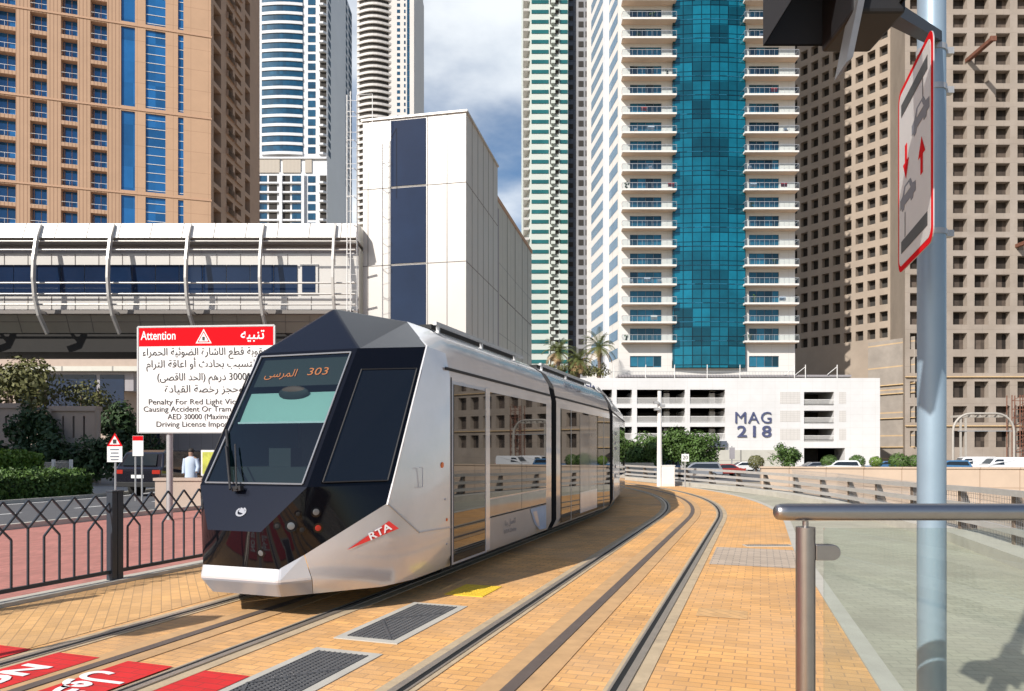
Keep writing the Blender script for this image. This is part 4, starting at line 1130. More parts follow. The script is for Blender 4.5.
# ------------------------------------------------------------------ vegetation
def leaves(mb, c, rad, n, size, rng, clumps=14, hole=.35):
    cl = []
    for i in range(clumps):
        while True:
            p = Vector((rng.uniform(-1, 1), rng.uniform(-1, 1), rng.uniform(-1, 1)))
            if .35 < p.length < 1: break
        cl.append((p, rng.uniform(.28, .48)))
    for i in range(n):
        p0, r0 = rng.choice(cl)
        d = Vector((rng.gauss(0, 1), rng.gauss(0, 1), rng.gauss(0, 1))).normalized()*r0*rng.uniform(.55, 1.05)
        q = p0*.72 + d
        p = Vector((c[0]+q.x*rad[0], c[1]+q.y*rad[1], c[2]+q.z*rad[2]))
        nrm = (d.normalized() + Vector((rng.uniform(-.7, .7), rng.uniform(-.7, .7), rng.uniform(-.3, .9)))).normalized()
        a = nrm.cross(Vector((rng.uniform(-1, 1), rng.uniform(-1, 1), .3))).normalized(); b = nrm.cross(a)
        s = size*rng.uniform(.6, 1.3)
        mb.quad(p-a*s, p-b*s*.55, p+a*s, p+b*s*.55)
def tree(label, x, y, z0, h, rad, mat, n=2500, size=.16, seed=1, group=None, name='leafy_tree', trunk_h=None, clumps=16):
    rng = random.Random(seed)
    t = thing(name, label, 'tree', (x, y, z0), group=group)
    th = trunk_h or h*.42
    mb = MB(); r = .05*h*.5
    mb.tube([(0, 0, 0), (.05, 0, th*.5), (0, .05, th), (.1, 0, h*.8)], r, 8, radii=[r, r*.8, r*.65, r*.2])
    for i in range(7):
        a = rng.uniform(0, 2*PI); e = rng.uniform(.5, .9)
        mb.tube([(0, 0, th*rng.uniform(.7, 1)), (math.cos(a)*rad[0]*.4, math.sin(a)*rad[1]*.4, th+(h-th)*.4*e), (math.cos(a)*rad[0]*.75, math.sin(a)*rad[1]*.75, th+(h-th)*.75*e)], r*.3, 6, radii=[r*.45, r*.25, r*.08])
    mb.build('trunk', mt['bark'], t)
    mb = MB(); leaves(mb, (0, 0, h-rad[2]), rad, n, size, rng, clumps); mb.build('crown', mat, t)
    return t
def bush(label, px, Y, rpx, seed, mat=None):
    r = rpx/F*Y; rng = random.Random(seed)
    z = GZ
    t = thing('round_bush', label, 'bush', (xat(px, Y), Y, z), group='clipped round bushes in front of the buildings')
    hz = zat(HY+12, Y)
    mb = MB(); mb.tube([(0, 0, 0), (0, 0, 1.6)], .09, 7); mb.build('stem', mt['bark'], t)
    mb = MB()
    for i in range(1400):
        d = Vector((rng.gauss(0, 1), rng.gauss(0, 1), rng.gauss(0, 1))).normalized()
        k = 1+.12*mnoise.noise(d*2.3+Vector((seed, 0, 0)))
        p = d*r*k*rng.uniform(.82, 1.02); p.z *= .9; p.z += zat(462, Y)-z
        a = d.cross(Vector((rng.uniform(-1, 1), rng.uniform(-1, 1), 1))).normalized(); b = d.cross(a); s = r*.09*rng.uniform(.6, 1.4)
        a = (a+d*rng.uniform(-.6, .6)).normalized()
        mb.quad(p-a*s, p-b*s*.6, p+a*s, p+b*s*.6)
    mb.build('foliage', mat or mt['leaf'], t)
Yt = 84
for i, (px, top, rx, sd, lab) in enumerate(((646, 430, 2.9, 3, 'bushy green tree nearest the tram end, before the garage'), (676, 424, 3.2, 5, 'tallest bushy green tree behind the slim white pole'), (700, 427, 2.8, 8, 'bushy green tree at the right of the large tree clump'), (626, 436, 2.4, 9, 'bushy green tree half hidden by the tram end'))):
    z1 = zat(top, Yt); tree(lab, xat(px, Yt), Yt+(i % 2)*1.5, GZ, z1-GZ, (rx, rx*.85, (z1-GZ)*.46), mt['leaf'], 5200, .17, sd, 'bushy trees before the white garage', clumps=26)
tree('small bushy tree before the garage entrance', xat(782, 88), 88, GZ, zat(441, 88)-GZ, (2.3, 2, 1.9), mt['leaf'], 3000, .14, 21, clumps=18)
bush('round bush left of the small tree, below the big blue lettering', 756, 88, 8, 31, mt['leafo'])
bush('round bush at the garage entrance', 829, 86, 8, 32)
bush('round bush below the right corner of the garage', 857, 88, 8, 33)
bush('smallest round bush, right of the garage corner', 876, 88, 6.5, 34, mt['leafy'])
bush('largest round bush left of the grey pole', 899, 86, 10, 35)
bush('round bush touching the left side of the grey pole', 915, 86, 8.5, 36)

def palm(label, px, Y, pytop, rpx, seed, zbase):
    rng = random.Random(seed); x = xat(px, Y); zt = zat(pytop, Y); R_ = rpx/F*Y*1.12
    t = thing('palm_tree', label, 'palm tree', (x, Y, zbase), group='palm trees on the garage roof')
    h = zt-zbase
    mb = MB(); mb.tube([(0, 0, 0), (.1, 0, h*.5), (.05, 0, h)], .3, 10, radii=[.36, .28, .26])
    for i in range(int(h/.35)): mb.tube([(.05, 0, i*.35+.1), (.05, 0, i*.35+.2)], .33, 8)
    mb.build('trunk', mt['bark'], t)
    for nm, mat, cnt, e0, e1 in (('crown', mt['palm'], 30, -.15, 1.35), ('dry_fronds', mt['palmd'], 12, -.75, -.15)):
        mb = MB()
        for k in range(cnt):
            a = rng.uniform(0, 2*PI); e = rng.uniform(e0, e1); L_ = R_*rng.uniform(.8, 1.15); p = Vector((.05, 0, h)); prev = p
            d = Vector((math.cos(a)*math.cos(e), math.sin(a)*math.cos(e), math.sin(e)))
            nseg = 9
            for j in range(nseg):
                d2 = (d + Vector((0, 0, -.034*(j+1)))).normalized(); q = prev + d2*L_/nseg; d = d2
                mb.bar(prev, q, .03)
                side = d.cross(Vector((0, 0, 1)))
                if side.length < .1: side = Vector((1, 0, 0))
                side.normalize()
                for sg in (1, -1):
                    for f in (0, .5):
                        b0 = prev.lerp(q, f); ll = L_*.24*(1-abs(j/nseg-.35))
                        tip = b0 + side*sg*ll*.8 + d*ll*.55 + Vector((0, 0, -ll*.25)); mb.quad(b0, b0+d*.10, tip+d*.02, tip-d*.02)
                prev = q
        mb.build(nm, mat, t)
palm('date palm at the left of the roof group, beside the station block', 558, 121, 352, 17, 41, 13.4)
palm('date palm in the middle of the roof group, leaning low', 578, 120, 360, 17, 42, 13.4)
palm('date palm at the right of the roof group, beside the white tower', 599, 119, 347, 18, 43, 13.4)
rng = random.Random(77)
mb = MB()
for k in range(10): leaves(mb, (xat(545+k*6.5, 119), 119, 14.3+rng.uniform(0, .6)), (1.6, 1.2, 1.3), 260, .18, rng, 6)
tag(mb.build('roof_planting', mt['leafo']), 'low olive shrubs under the roof palms', 'shrubs', kind='stuff')

# hedge and left garden
def hedge(label, s0, s1, w0, w1, h, mat, seed, n):
    rng = random.Random(seed); mb = MB()
    for i in range(n):
        s = rng.uniform(s0, s1); face = rng.random()
        if face < .5: w = w1 + rng.uniform(-.08, .08); z = rng.uniform(.02, h)
        else: w = rng.uniform(w0, w1); z = h + rng.gauss(0, .06) + .08*math.sin(s*1.7)
        x, y, hh = at(s, w); p = Vector((x, y, z)); a = Vector((rng.gauss(0, 1), rng.gauss(0, 1), rng.gauss(0, 1))).normalized(); b = a.cross(Vector((rng.gauss(0, 1), rng.gauss(0, 1), rng.gauss(0, 1)))).normalized(); q = rng.uniform(.04, .1)
        mb.quad(p-a*q, p-b*q*.6, p+a*q, p+b*q*.6)
    x, y, hh = at((s0+s1)/2, (w0+w1)/2)
    t = thing('clipped_hedge', label, 'hedge', (x, y, 0))
    mb.build('leaves', mat, t, world=True)
    mb = MB(); strip(mb, w0+.1, w1-.1, 0, s0=s0+.1, s1=s1-.1, zh=h-.06); mb.build('branches', mt['leafd'], t, world=True)
hedge('long dark clipped hedge along the far side of the road', -2, 16.5, -20.3, -18.0, .84, mt['leaf'], 5, 16000)
hedge('sunlit stretch of clipped hedge left of the black car', 9.5, 18.5, -21.6, -20.6, 1.5, mt['leafy'], 6, 7000)  # brighter leaf colour puts sunlight into this part of the hedge
rng = random.Random(9)
# white picket fence piece
Yf = 29
wf = thing('garden_fence', 'low pale wire fence with four white posts behind the dark hedge', 'fence', (xat(43, Yf), Yf, 0))
for px in (15, 35, 53.5, 71): mb = MB(); x = xat(px, Yf); mb.box(x-.05, x+.05, Yf-.05, Yf+.05, 0, zat(459.5, Yf)); mb.build('post', mt['whitep'], wf, world=True)
mb = MB()
for i in range(80):
    x = xat(2, Yf)+(xat(71, Yf)-xat(2, Yf))*i/80; mb.bar((x, Yf, .1), (x, Yf, zat(461.5+math.sin(i*.157)*1.2, Yf)), .012)
for z in (.4, .8, 1.2): mb.bar((xat(2, Yf), Yf, z), (xat(71, Yf), Yf, z), .02)
mb.build('wire_panel', mt['galv'], wf, world=True)
# garden walls with slots
def slotwall(label, pxa, pxb, Y, ptop, slots, ry=0):
    x0, x1 = xat(pxa, Y), xat(pxb, Y); z1 = zat(ptop, Y)
    t = thing('garden_wall', label, 'wall', ((x0+x1)/2, Y, 0))
    xs = [x0]; 
    for p in slots: xs += [xat(p-1, Y), xat(p+1, Y)]
    xs.append(x1); mb = MB(); za, zb_ = zat(438, Y), zat(416, Y)
    for i in range(len(xs)-1):
        if i % 2 == 0: mb.box(xs[i], xs[i+1], Y, Y+.4, 0, z1)
        else: mb.box(xs[i], xs[i+1], Y+.25, Y+.4, za, zb_, 1); mb.box(xs[i], xs[i+1], Y, Y+.4, 0, za); mb.box(xs[i], xs[i+1], Y, Y+.4, zb_, z1)
    mb.build('wall_face', [mt['wallp'], mt['dark']], t, world=True)
    MB().box(x0-.1, x1+.1, Y-.1, Y+.5, z1, z1+.25).build('coping', mt['wallp'], t, world=True)
slotwall('pinkish garden wall with a slot at the far left', -60, 20, 38, 408, [6])
slotwall('pinkish garden wall with three narrow slots, left of the warning board', 51, 95, 37, 411, [63, 73.5, 84])
for i, (px, pw, lab) in enumerate(((49, 4, 'round brown gate pillar at the left end of the three-slot wall'), (98, 5, 'round brown gate pillar at the right end of the three-slot wall'))):
    Y = 36.6; mb = MB(); x = xat(px, Y); r = pw/F*Y/2; mb.tube([(0, 0, 0), (0, 0, zat(410, Y)), (0, 0, zat(409, Y))], r, 18, radii=[r, r, r*1.25]); o = mb.build('gate_pillar', mt['wallp'], smooth=40); o.location = (x, Y, 0); tag(o, lab, 'pillar')
# trees under the bridge
tree('large feathery olive tree at the far left behind the garden walls', xat(10, 44), 44, 0, zat(352, 44), (3.9, 3, 2.6), mt['leafo'], 3600, .16, 51, clumps=22)
tree('sparse olive tree behind the three-slot garden wall', xat(80, 46), 46, 0, zat(371, 46), (2.7, 2.2, 2.1), mt['leafo'], 1700, .12, 52, clumps=14)
tree('dark dense tree between the garden wall and the warning board', xat(122, 45), 45, 0, zat(398, 45), (2.0, 1.8, 2.2), mt['leafd'], 3200, .15, 53, clumps=16)
tree('dark round tree behind the small notice sign', xat(146, 43), 43, 0, zat(436, 43)+.6, (1.2, 1.2, 1.2), mt['leafd'], 1500, .12, 54)
rng = random.Random(13); mb = MB()
for k in range(16): leaves(mb, (xat(-20+k*9.3, 34.5), 34.5+rng.uniform(-.4, .8), .95+rng.uniform(0, .5)), (1.3, 1.0, 1.25), 420, .13, rng, 8)
for k in range(5): leaves(mb, (xat(24+k*6, 36), 36, 2.3+rng.uniform(0, .8)), (1.0, 1.0, 1.3), 420, .13, rng, 8)
tag(mb.build('shrubbery', mt['leafd']), 'dark shrubs massed in front of the pinkish garden walls', 'shrubs', kind='stuff')
# low wall + grey wall + person + poster
Y = 20.6
mb = MB(); mb.box(xat(155, Y), -5.3, Y, Y+.3, 0, .82); mb.box(xat(155, Y)-.04, -5.3, Y-.04, Y+.34, .82, .90)
o = mb.build('low_wall', mt['wallp']); tag(o, 'low pinkish beige wall behind the post of the warning board', 'wall')
bx0, bx1, Yg = xat(146, 50), xat(300, 50), 50
t = thing('annex_building', 'grey rendered base building behind the warning board', 'building', ((bx0+bx1)/2, Yg, 0))
MB().box(bx0, bx1, Yg, Yg+6, 0, 7.4).build('wall', mt['greyw'], t, world=True)
MB().box(xat(162, Yg), xat(167, Yg), Yg-.3, Yg-.01, 0, 7.3).build('pilaster', mt['wallp'], t, world=True)
MB().box(bx0+.2, xat(160, Yg), Yg-.03, Yg-.005, .1, 5.2).build('window', mt['navy'], t, world=True)
Y = 27
pb = thing('poster_board', 'framed yellow and green poster just left of the tram nose', 'poster board', (xat(206, Y), Y, 0))
MB().box(xat(201, Y), xat(216, Y), Y, Y+.06, zat(477, Y)+.05, zat(450, Y)).build('frame', mt['whitep'], pb, world=True)
MB().box(xat(202.5, Y), xat(214.5, Y), Y-.006, Y-.001, zat(474, Y), zat(452, Y)).build('print', mt['poster'], pb, world=True)
mb = MB()
for px in (203, 214): mb.box(xat(px, Y)-.03, xat(px, Y)+.03, Y+.01, Y+.05, 0, zat(476, Y))
mb.build('leg', mt['galv'], pb, world=True)

def person(label, x, y):
    t = thing('person', label, 'person', (x, y, 0))
    J = {'pel': (0, 0, .95), 'ch': (0, 0, 1.25), 'sh': (0, 0, 1.42), 'nk': (0, -.01, 1.50), 'hd': (0, -.02, 1.60), 'ht': (0, -.01, 1.72)}
    vs = [(0, 0, .95), (0, 0, 1.2), (0, 0, 1.40), (0, -.01, 1.50), (0, -.02, 1.58), (0, -.01, 1.70),
          (.18, 0, 1.40), (.24, 0, 1.12), (.24, -.14, .92), (-.18, 0, 1.40), (-.23, .02, 1.12), (-.22, -.05, .86),
          (.10, 0, .88), (.10, 0, .50), (.10, .02, .08), (.10, -.14, .03), (-.10, 0, .88), (-.10, -.02, .50), (-.10, .02, .08), (-.10, -.14, .03)]
    es = [(0, 1), (1, 2), (2, 3), (3, 4), (4, 5), (2, 6), (6, 7), (7, 8), (2, 9), (9, 10), (10, 11), (0, 12), (12, 13), (13, 14), (14, 15), (0, 16), (16, 17), (17, 18), (18, 19)]
    rs = [.14, .14, .12, .055, .085, .075, .065, .045, .03, .065, .045, .03, .09, .06, .04, .035, .09, .06, .04, .035]
    me = bpy.data.meshes.new('body'); me.from_pydata(vs, es, []); o = bpy.data.objects.new('body', me); COL.objects.link(o); o.parent = t
    md = o.modifiers.new('skin', 'SKIN'); me.skin_vertices[0].data[0].use_root = True
    for i, r in enumerate(rs): me.skin_vertices[0].data[i].radius = (r, r*.85)
    me.materials.append(mt['skin']); sb = o.modifiers.new('sub', 'SUBSURF'); sb.levels = 1; sb.render_levels = 2
    mb = MB(); mb.loft([[(math.cos(a)*rx, math.sin(a)*ry, z) for a in [2*PI*i/16 for i in range(16)]] for rx, ry, z in ((.24, .20, .12), (.21, .18, .6), (.19, .15, .95), (.20, .15, 1.2), (.22, .13, 1.40), (.09, .08, 1.48))]); mb.build('robe', mt['cloth'], t, smooth=60)
    for sg, pts in ((1, [(.18, 0, 1.40), (.25, 0, 1.12), (.25, -.12, .95)]), (-1, [(-.18, 0, 1.40), (-.24, .02, 1.12), (-.23, -.04, .90)])):
        mb = MB(); mb.tube(pts, .07, 10, radii=[.085, .07, .06]); mb.build('sleeve', mt['cloth'], t, smooth=60)
    mb = MB(); mb.sphere((0, .015, 1.67), .105, 12, 8, sq=(.95, 1, .95)); mb.build('hair', mt['hair'], t, smooth=60)
    return t
person('person in a pale blue robe standing behind the low wall near the warning board post', xat(191, 24.5), 24.5)

# ------------------------------------------------------------------ facade tools
def grid_wall(mb, xs, zs, hole, depth=.8, m=0, mr=0, mbk=1, back=True, y0=0.0):
    """front face at y0 (faces -y); hole(i, j) true where cell is open"""
    for j in range(len(zs)-1):
        i = 0
        while i < len(xs)-1:
            if hole(i, j):
                x0, x1, z0, z1 = xs[i], xs[i+1], zs[j], zs[j+1]; y1 = y0+depth
                mb.quad((x0, y0, z0), (x1, y0, z0), (x1, y1, z0), (x0, y1, z0), mr)
                mb.quad((x0, y1, z1), (x1, y1, z1), (x1, y0, z1), (x0, y0, z1), mr)
                mb.quad((x0, y0, z1), (x0, y0, z0), (x0, y1, z0), (x0, y1, z1), mr)
                mb.quad((x1, y0, z0), (x1, y0, z1), (x1, y1, z1), (x1, y1, z0), mr)
                if back: mb.quad((x0, y1, z0), (x1, y1, z0), (x1, y1, z1), (x0, y1, z1), mbk)
                i += 1
            else:
                k = i
                while k < len(xs)-1 and not hole(k, j): k += 1
                mb.quad((xs[i], y0, zs[j]), (xs[k], y0, zs[j]), (xs[k], y0, zs[j+1]), (xs[i], y0, zs[j+1]), m)
                i = k

# ---- unseen block added outside the left edge to shade the garden walls and trees
nb = thing('shade_block', 'unseen beige block added outside the left edge to shade the garden walls', 'building', (-48.5, 11, 0))
MB().box(-60, -37, 2.5, 20, 0, 25).build('wall', mt['wallp'], nb, world=True)  # wall of the added shade block
MB().box(-60.2, -36.8, 2.3, 20.2, 25, 25.5).build('roof', mt['greyw'], nb, world=True)  # roof of the added shade block
for i in range(6):
    for j in range(4): MB().box(-36.99, -36.95, 3.6+j*4.1, 6.4+j*4.1, 1.2+i*3.9, 3.4+i*3.9).build('window', mt['navy'], nb, world=True)  # windows of the added shade block
# ---- brown tower
c0 = Vector((xat(211, 117), 117, 0))
bt = thing('apartment_tower', 'sandy brown apartment tower with bright blue glass strips, at the left edge', 'building', tuple(c0), rz=BRA)
def tB(px):
    r = (px-CX)/F; return -(c0.x - c0.y*r)/(-(math.cos(BRA))+r*math.sin(BRA))*-1 if False else -((-c0.x + c0.y*r)/(-(math.cos(BRA)) + r*math.sin(BRA)))*-1
def tB(px):
    # x (local, negative to the left) where the facade crosses pixel column px
    r = (px-CX)/F; co, si = math.cos(BRA), math.sin(BRA)
    return (r*c0.y - c0.x)/(co - r*si)
FH = 3.32; ZB0 = 42.2
cols = [(-7, 15.6), (30, 47), (61, 77.5), (90.6, 107)]
xcols = [(tB(a), tB(b)) for a, b in cols]
zfl = [ZB0 + FH*k for k in range(-6, 13)]
xs = [-42.0]
for a, b in xcols: xs += [a, b]
glx = [(tB(121), tB(135)), (tB(145.5), tB(165.5)), (tB(178), tB(183.5))]
xs += [glx[0][0]]
zs = [-1.25]; 
for z in zfl: zs += [z+.28, z+3.02]
zs.append(zfl[-1]+FH)
mb = MB()
def hb(i, j): return i % 2 == 1 and i < 9 and j % 2 == 1
grid_wall(mb, xs, zs, hb, 1.3, 1, 0, 2)
# right part with glass strips
zst = [-1.25]
for k in range(-2, 4): zst += [ZB0 + 4*FH*k + .45, ZB0 + 4*FH*(k+1) - .35]
xr = [glx[0][0], glx[0][1], glx[1][0], glx[1][1], glx[2][0], glx[2][1], 0]
grid_wall(mb, xr, zst, lambda i, j: i % 2 == 0 and i < 6 and j % 2 == 1, .35, 0, 0, 2)
ZT = zst[-1]
mb.quad((xr[0], 0, ZT), (0, 0, ZT), (0, 0, ZT+8), (xr[0], 0, ZT+8)); mb.quad((-42, 0, zs[-1]), (xr[0], 0, zs[-1]), (xr[0], 0, ZT+8), (-42, 0, ZT+8))
mb.quad((-42, 25, -1.25), (-42, 0, -1.25), (-42, 0, ZT+8), (-42, 25, ZT+8)); mb.quad((-42, 0, ZT+8), (0, 0, ZT+8), (0, 25, ZT+8), (-42, 25, ZT+8))
mb.build('front_wall', [mt['brown'], mt['brownrib'], mt['dark2']], bt)
# string courses
for k in range(-2, 4):
    z = ZB0 + 4*FH*k
    mb = MB(); mb.box(-42, .12, -.10, .0, z-.12, z+.14); mb.build('string_course', mt['brownd'], bt)
# windows with balcony rails
x0, x1 = xcols[1]; w = x1-x0
pr = MB(); pr.box(0, w, 0, .06, 0, 2.74); pr_o = pr.build('window', mt['bglass'], bt)
f = MB(); f.box(w*.06, w*.10, -.05, -.01, 0, 2.6); f.box(w*.5, w*.53, -.05, -.01, 0, 2.6); f.build('frame', mt['brownd'], pr_o)
f = MB(); f.box(0, w, -1.15, -1.11, .80, .85); f.box(0, w, -1.15, -1.11, -.02, .03)
for i in (0, 2, 4): f.box(w*i/4-.012, w*i/4+.012, -1.14, -1.12, 0, .8)
f.build('balcony_rail', mt['whitep'], pr_o)
first = True
for ci in (0, 1, 2, 3):
    for z in zfl:
        x0 = xcols[ci][0]
        if first: pr_o.location = (x0+.02, 1.2, z+.28); first = False; continue
        wc = clone(pr_o, bt, (x0+.02, 1.2, z+.28)); 
        if ci == 0: wc.scale = ((xcols[0][1]-xcols[0][0]-.04)/w, 1, 1)
for gi, (a, b) in enumerate(glx):
    for k in range(-2, 4):
        za, zb_ = ZB0+4*FH*k+.45, ZB0+4*FH*(k+1)-.35
        mb = MB(); mb.box(a+.01, b-.01, .25, .30, za, zb_); g = mb.build('glass_strip', mt['bglass'], bt)
        if gi: 
            mb = MB()
            for q in range(9): mb.box(a+.01, b-.01, .18, .245, za+.3+q*1.4, za+.38+q*1.4)
            mb.build('glazing_bars', mt['whitep'], g)
# side face
mb = MB(); sx = R(90)-BRA
Tside = Matrix.Rotation(R(90)-BRA-R(.5), 4, 'Z')
xs2 = [0, 1.0, 4.0, 6.2, 9.0, 9.9, 12.7, 14.6, 17.0, 22]
zs2 = [-1.25]
for z in zfl: zs2 += [z+.2, z+2.7]
zs2.append(ZT+8)
mb2 = MB(); grid_wall(mb2, xs2, zs2, lambda i, j: i % 2 == 1 and j % 2 == 1, 1.5)
mb2.v = [tuple(Tside @ Vector(v)) for v in mb2.v]
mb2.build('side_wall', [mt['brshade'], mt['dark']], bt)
pr = MB()
pr.poly([(0, -.35, 0), (0, .02, 0), (2.8, .02, 0), (2.8, -.35, 0)]); pr.poly([(0, -.35, 0), (2.8, -.35, 0), (2.8, -.35, 1.0), (0, -.35, 1.0)]); pr.box(-.12, 0, -.35, .0, 0, 1.0); pr.box(2.8, 2.92, -.35, 0, 0, 1.0); pr.box(0, 2.8, -.35, -.28, 0, 1.0)
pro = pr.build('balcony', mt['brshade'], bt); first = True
for z in zfl:
    for xx in (6.2, 9.9):
        l = Tside @ Vector((xx, 0, z+.2))
        c_ = pro if first else clone(pro, bt); first = False
        c_.location = l; c_.rotation_euler = (0, 0, sx-R(.5))

# podium of the brown tower (seen under the bridge)
Y = 104
pd = thing('podium_building', 'beige podium building with dark windows seen under the footbridge', 'building', (-60, Y, 0))
mb = MB(); mb.box(-95, xat(137, Y)-2, Y, Y+8, -1.25, zat(391, Y)); mb.box(-95, xat(137, Y)+1, Y-.8, Y+8, zat(367, Y), zat(350, Y)); mb.box(-95, xat(137, Y)+1, Y-1.4, Y+8, zat(372, Y), zat(367.3, Y), 1); mb.box(-95, xat(137, Y)-.4, Y-.2, Y+8, zat(391, Y), zat(372.3, Y), 2)
mb.build('wall', [mt['wallp'], mt['clads'], mt['greyw']], pd, world=True)
for a, b in ((20, 45), (48, 97), (101, 125)):
    MB().box(xat(a, Y), xat(b, Y), Y-.3, Y-.22, zat(410, Y), zat(375, Y)).build('window', mt['navy'], pd, world=True)

# ---- footbridge
YB = 42.0
fb = thing('footbridge', 'cream covered footbridge with curved white ribs crossing at the left', 'footbridge', (-22, YB, zat(332, YB)))
xL, xRt = -46.0, xat(356, YB)
def Z(py): return zat(py, YB)
body = MB(); body.box(xL, xRt, YB+.7, YB+5, Z(310), Z(243)); bo = body.build('wall', mt['clad'], fb, world=True)
mb = MB(); P = [(YB-.1, Z(238)), (YB+.25, Z(222)), (YB+.8, Z(220)), (YB+4.6, Z(220)), (YB+5.2, Z(238))]
mb.loft([[(xL, y, z) for y, z in P], [(xRt, y, z) for y, z in P]]); rf = mb.build('roof', mt['roofw'], fb, world=True, fix=True)
mb = MB(); x = xRt-.9
while x > xL: mb.quad((x, YB-.112, Z(238)), (x+.04, YB-.112, Z(238)), (x+.04, YB+.24, Z(222)+.01), (x, YB+.24, Z(222)+.01)); x -= 1.85
mb.build('roof_seam', mt['seam'], rf, world=True)
MB().box(xL, xRt, YB+.1, YB+.7, Z(243), Z(238)-.01).build('eaves', mt['seam'], fb, world=True)
MB().box(xL, xRt-.0, YB+.66, YB+.69, Z(250), Z(243.5)).build('upper_glazing', mt['greyw'], fb, world=True)
x = xat(294, YB)
while x > xL:
    mb = MB(); mb.box(x-1.38, x-.02, YB+.64, YB+.69, Z(293), Z(262)); mb.build('window', mt['navy'], fb, world=True); x -= 1.4
mb = MB(); mb.box(xat(297, YB), xat(315, YB), YB+.62, YB+.69, Z(292), Z(261)); wf_ = mb.build('window', mt['clad'], fb, world=True); MB().box(xat(299, YB), xat(312.5, YB), YB+.60, YB+.615, Z(290), Z(263)).build('pane', mt['navy'], wf_, world=True)
mb = MB(); x = xRt
while x > xL: mb.box(x-.02, x+.01, YB+.675, YB+.698, Z(308), Z(294)); mb.box(x-.02, x+.01, YB+.675, YB+.698, Z(262), Z(251)); x -= 1.4
mb.build('panel_seam', mt['seam'], fb, world=True)
# soffit (slopes inwards underneath)
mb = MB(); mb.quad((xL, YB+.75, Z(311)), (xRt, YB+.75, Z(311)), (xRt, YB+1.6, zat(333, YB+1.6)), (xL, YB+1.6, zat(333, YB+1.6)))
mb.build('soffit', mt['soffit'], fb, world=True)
mb = MB(); x = xRt
while x > xL: mb.bar((x, YB+.74, Z(311)), (x-.25, YB+1.59, zat(333, YB+1.6)), .03); x -= 1.45
mb.bar((xL, YB+1.1, Z(318.5)), (xRt, YB+1.1, Z(318.5)), .03); mb.build('soffit_seam', mt['seam'], fb, world=True)
MB().box(xL, xRt, YB+.5, YB+.78, Z(312), Z(308.5)).build('ledge', mt['seam'], fb, world=True)
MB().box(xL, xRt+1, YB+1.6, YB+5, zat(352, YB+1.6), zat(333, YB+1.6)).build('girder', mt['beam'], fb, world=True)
for py in (241, 250.5, 283.5, 294.5, 305):
    mb = MB(); yo = YB-.15 if py > 245 else YB+.05; mb.tube([(xL, yo, Z(py)), (xRt, yo, Z(py))], .055, 8); mb.build('guard_rail', mt['clad'], fb, world=True, smooth=50)
ribx = [xat(p, YB) for p in (335, 263, 190, 113, 39.5)]; dxr = ribx[3]-ribx[4]
while ribx[-1]-dxr > xL: ribx.append(ribx[-1]-dxr)
mb = MB(); prof = [(.15, 224), (-.25, 240), (-.50, 262), (-.55, 280), (-.42, 298), (-.05, 315), (.7, 331)]
pts = [Vector((0, YB+y-YB, Z(py))) for y, py in prof]
for i in range(len(pts)-1): mb.bar(pts[i], pts[i+1]+(pts[i+1]-pts[i]).normalized()*.02, .13, .26)
mb.poly([(-.02, .35, Z(221)), (-.02, .9, Z(238)), (-.02, -.2, Z(240))]); mb.box(-.06, .06, .1, .7, Z(232), Z(229)); mb.box(-.05, .05, -.1, .75, Z(313), Z(310))
rb = mb.build('rib', mt['clad'], fb); rb.location = (0, 0, 0)
inv = RM[fb].inverted()
for i, x in enumerate(ribx):
    c_ = rb if i == 0 else clone(rb, fb)
    c_.location = inv @ Vector((x, YB, 0))
# ladder cage near station block
mb = MB(); x0, x1 = xat(347, YB-1), xat(357, YB-1)
lc = thing('cage_ladder', 'thin white caged ladder beside the station block', 'ladder', ((x0+x1)/2, YB-1, 0))
zt = zat(95, YB-1)
for xx in (x0, (x0+x1)/2, x1): mb.tube([(xx, YB-1-(.4 if xx == (x0+x1)/2 else 0), 7.0), (xx, YB-1-(.4 if xx == (x0+x1)/2 else 0), zt)], .03, 6)
mb.build('rail', mt['whitep'], lc, world=True)
mb = MB(); z = 7.2
while z < zt: mb.bar((x0, YB-1, z), (x1, YB-1, z), .016); z += .9
mb.build('rung', mt['whitep'], lc, world=True)
mb = MB(); z = 8
while z < zt+.1: mb.tube([(x0, YB-1, z), (x0+.1, YB-1.35, z), (x1-.1, YB-1.35, z), (x1, YB-1, z)], .02, 6); z += 1.6
mb.tube([(x1, YB-1, zt), (x1+.8, YB-.6, zt+.25), (x1+.8, YB-.6, 18)], .03, 6)
mb.build('hoop', mt['whitep'], lc, world=True)

# ---- station blocks
YS = 42.0
cr = Vector((xat(466, YS), YS, 0))
sb_ = thing('station_block', 'tall cream panelled station block with a dark vertical window strip', 'building', tuple(cr), rz=math.atan2(-.2, .98))
W = 6.4; Dp = 8.4; Ht = zat(112, YS)
mb = MB(); mb.box(-W, 0, 0, Dp, 0, Ht); mb.build('wall', mt['clad'], sb_)
mb = MB(); mb.box(-W-.1, .1, -.1, Dp, Ht, Ht+.12); mb.build('parapet', mt['clad'], sb_)
zrow = [zat(p, YS) for p in (113, 182, 261, 343)]
def lx(px):  # local x on left face
    r = (px-CX)/F; ux, uy = .98, -.2; ux, uy = ux/1.0002, uy/1.0002
    return (r*cr.y-cr.x)/(ux-r*uy)
g0, g1 = lx(391), lx(426)
mb = MB()
for z in zrow[1:] + [5.0]: mb.box(-W-.01, .01, -.015, .0, z-.02, z+.02)
for px in (427.5, 447, 389, 368): mb.box(lx(px)-.02, lx(px)+.02, -.015, 0, 0, Ht)
mb.build('panel_joint', mt['seam'], sb_)
zz = [0.2, zrow[3], zrow[2], zrow[1], zrow[0]]
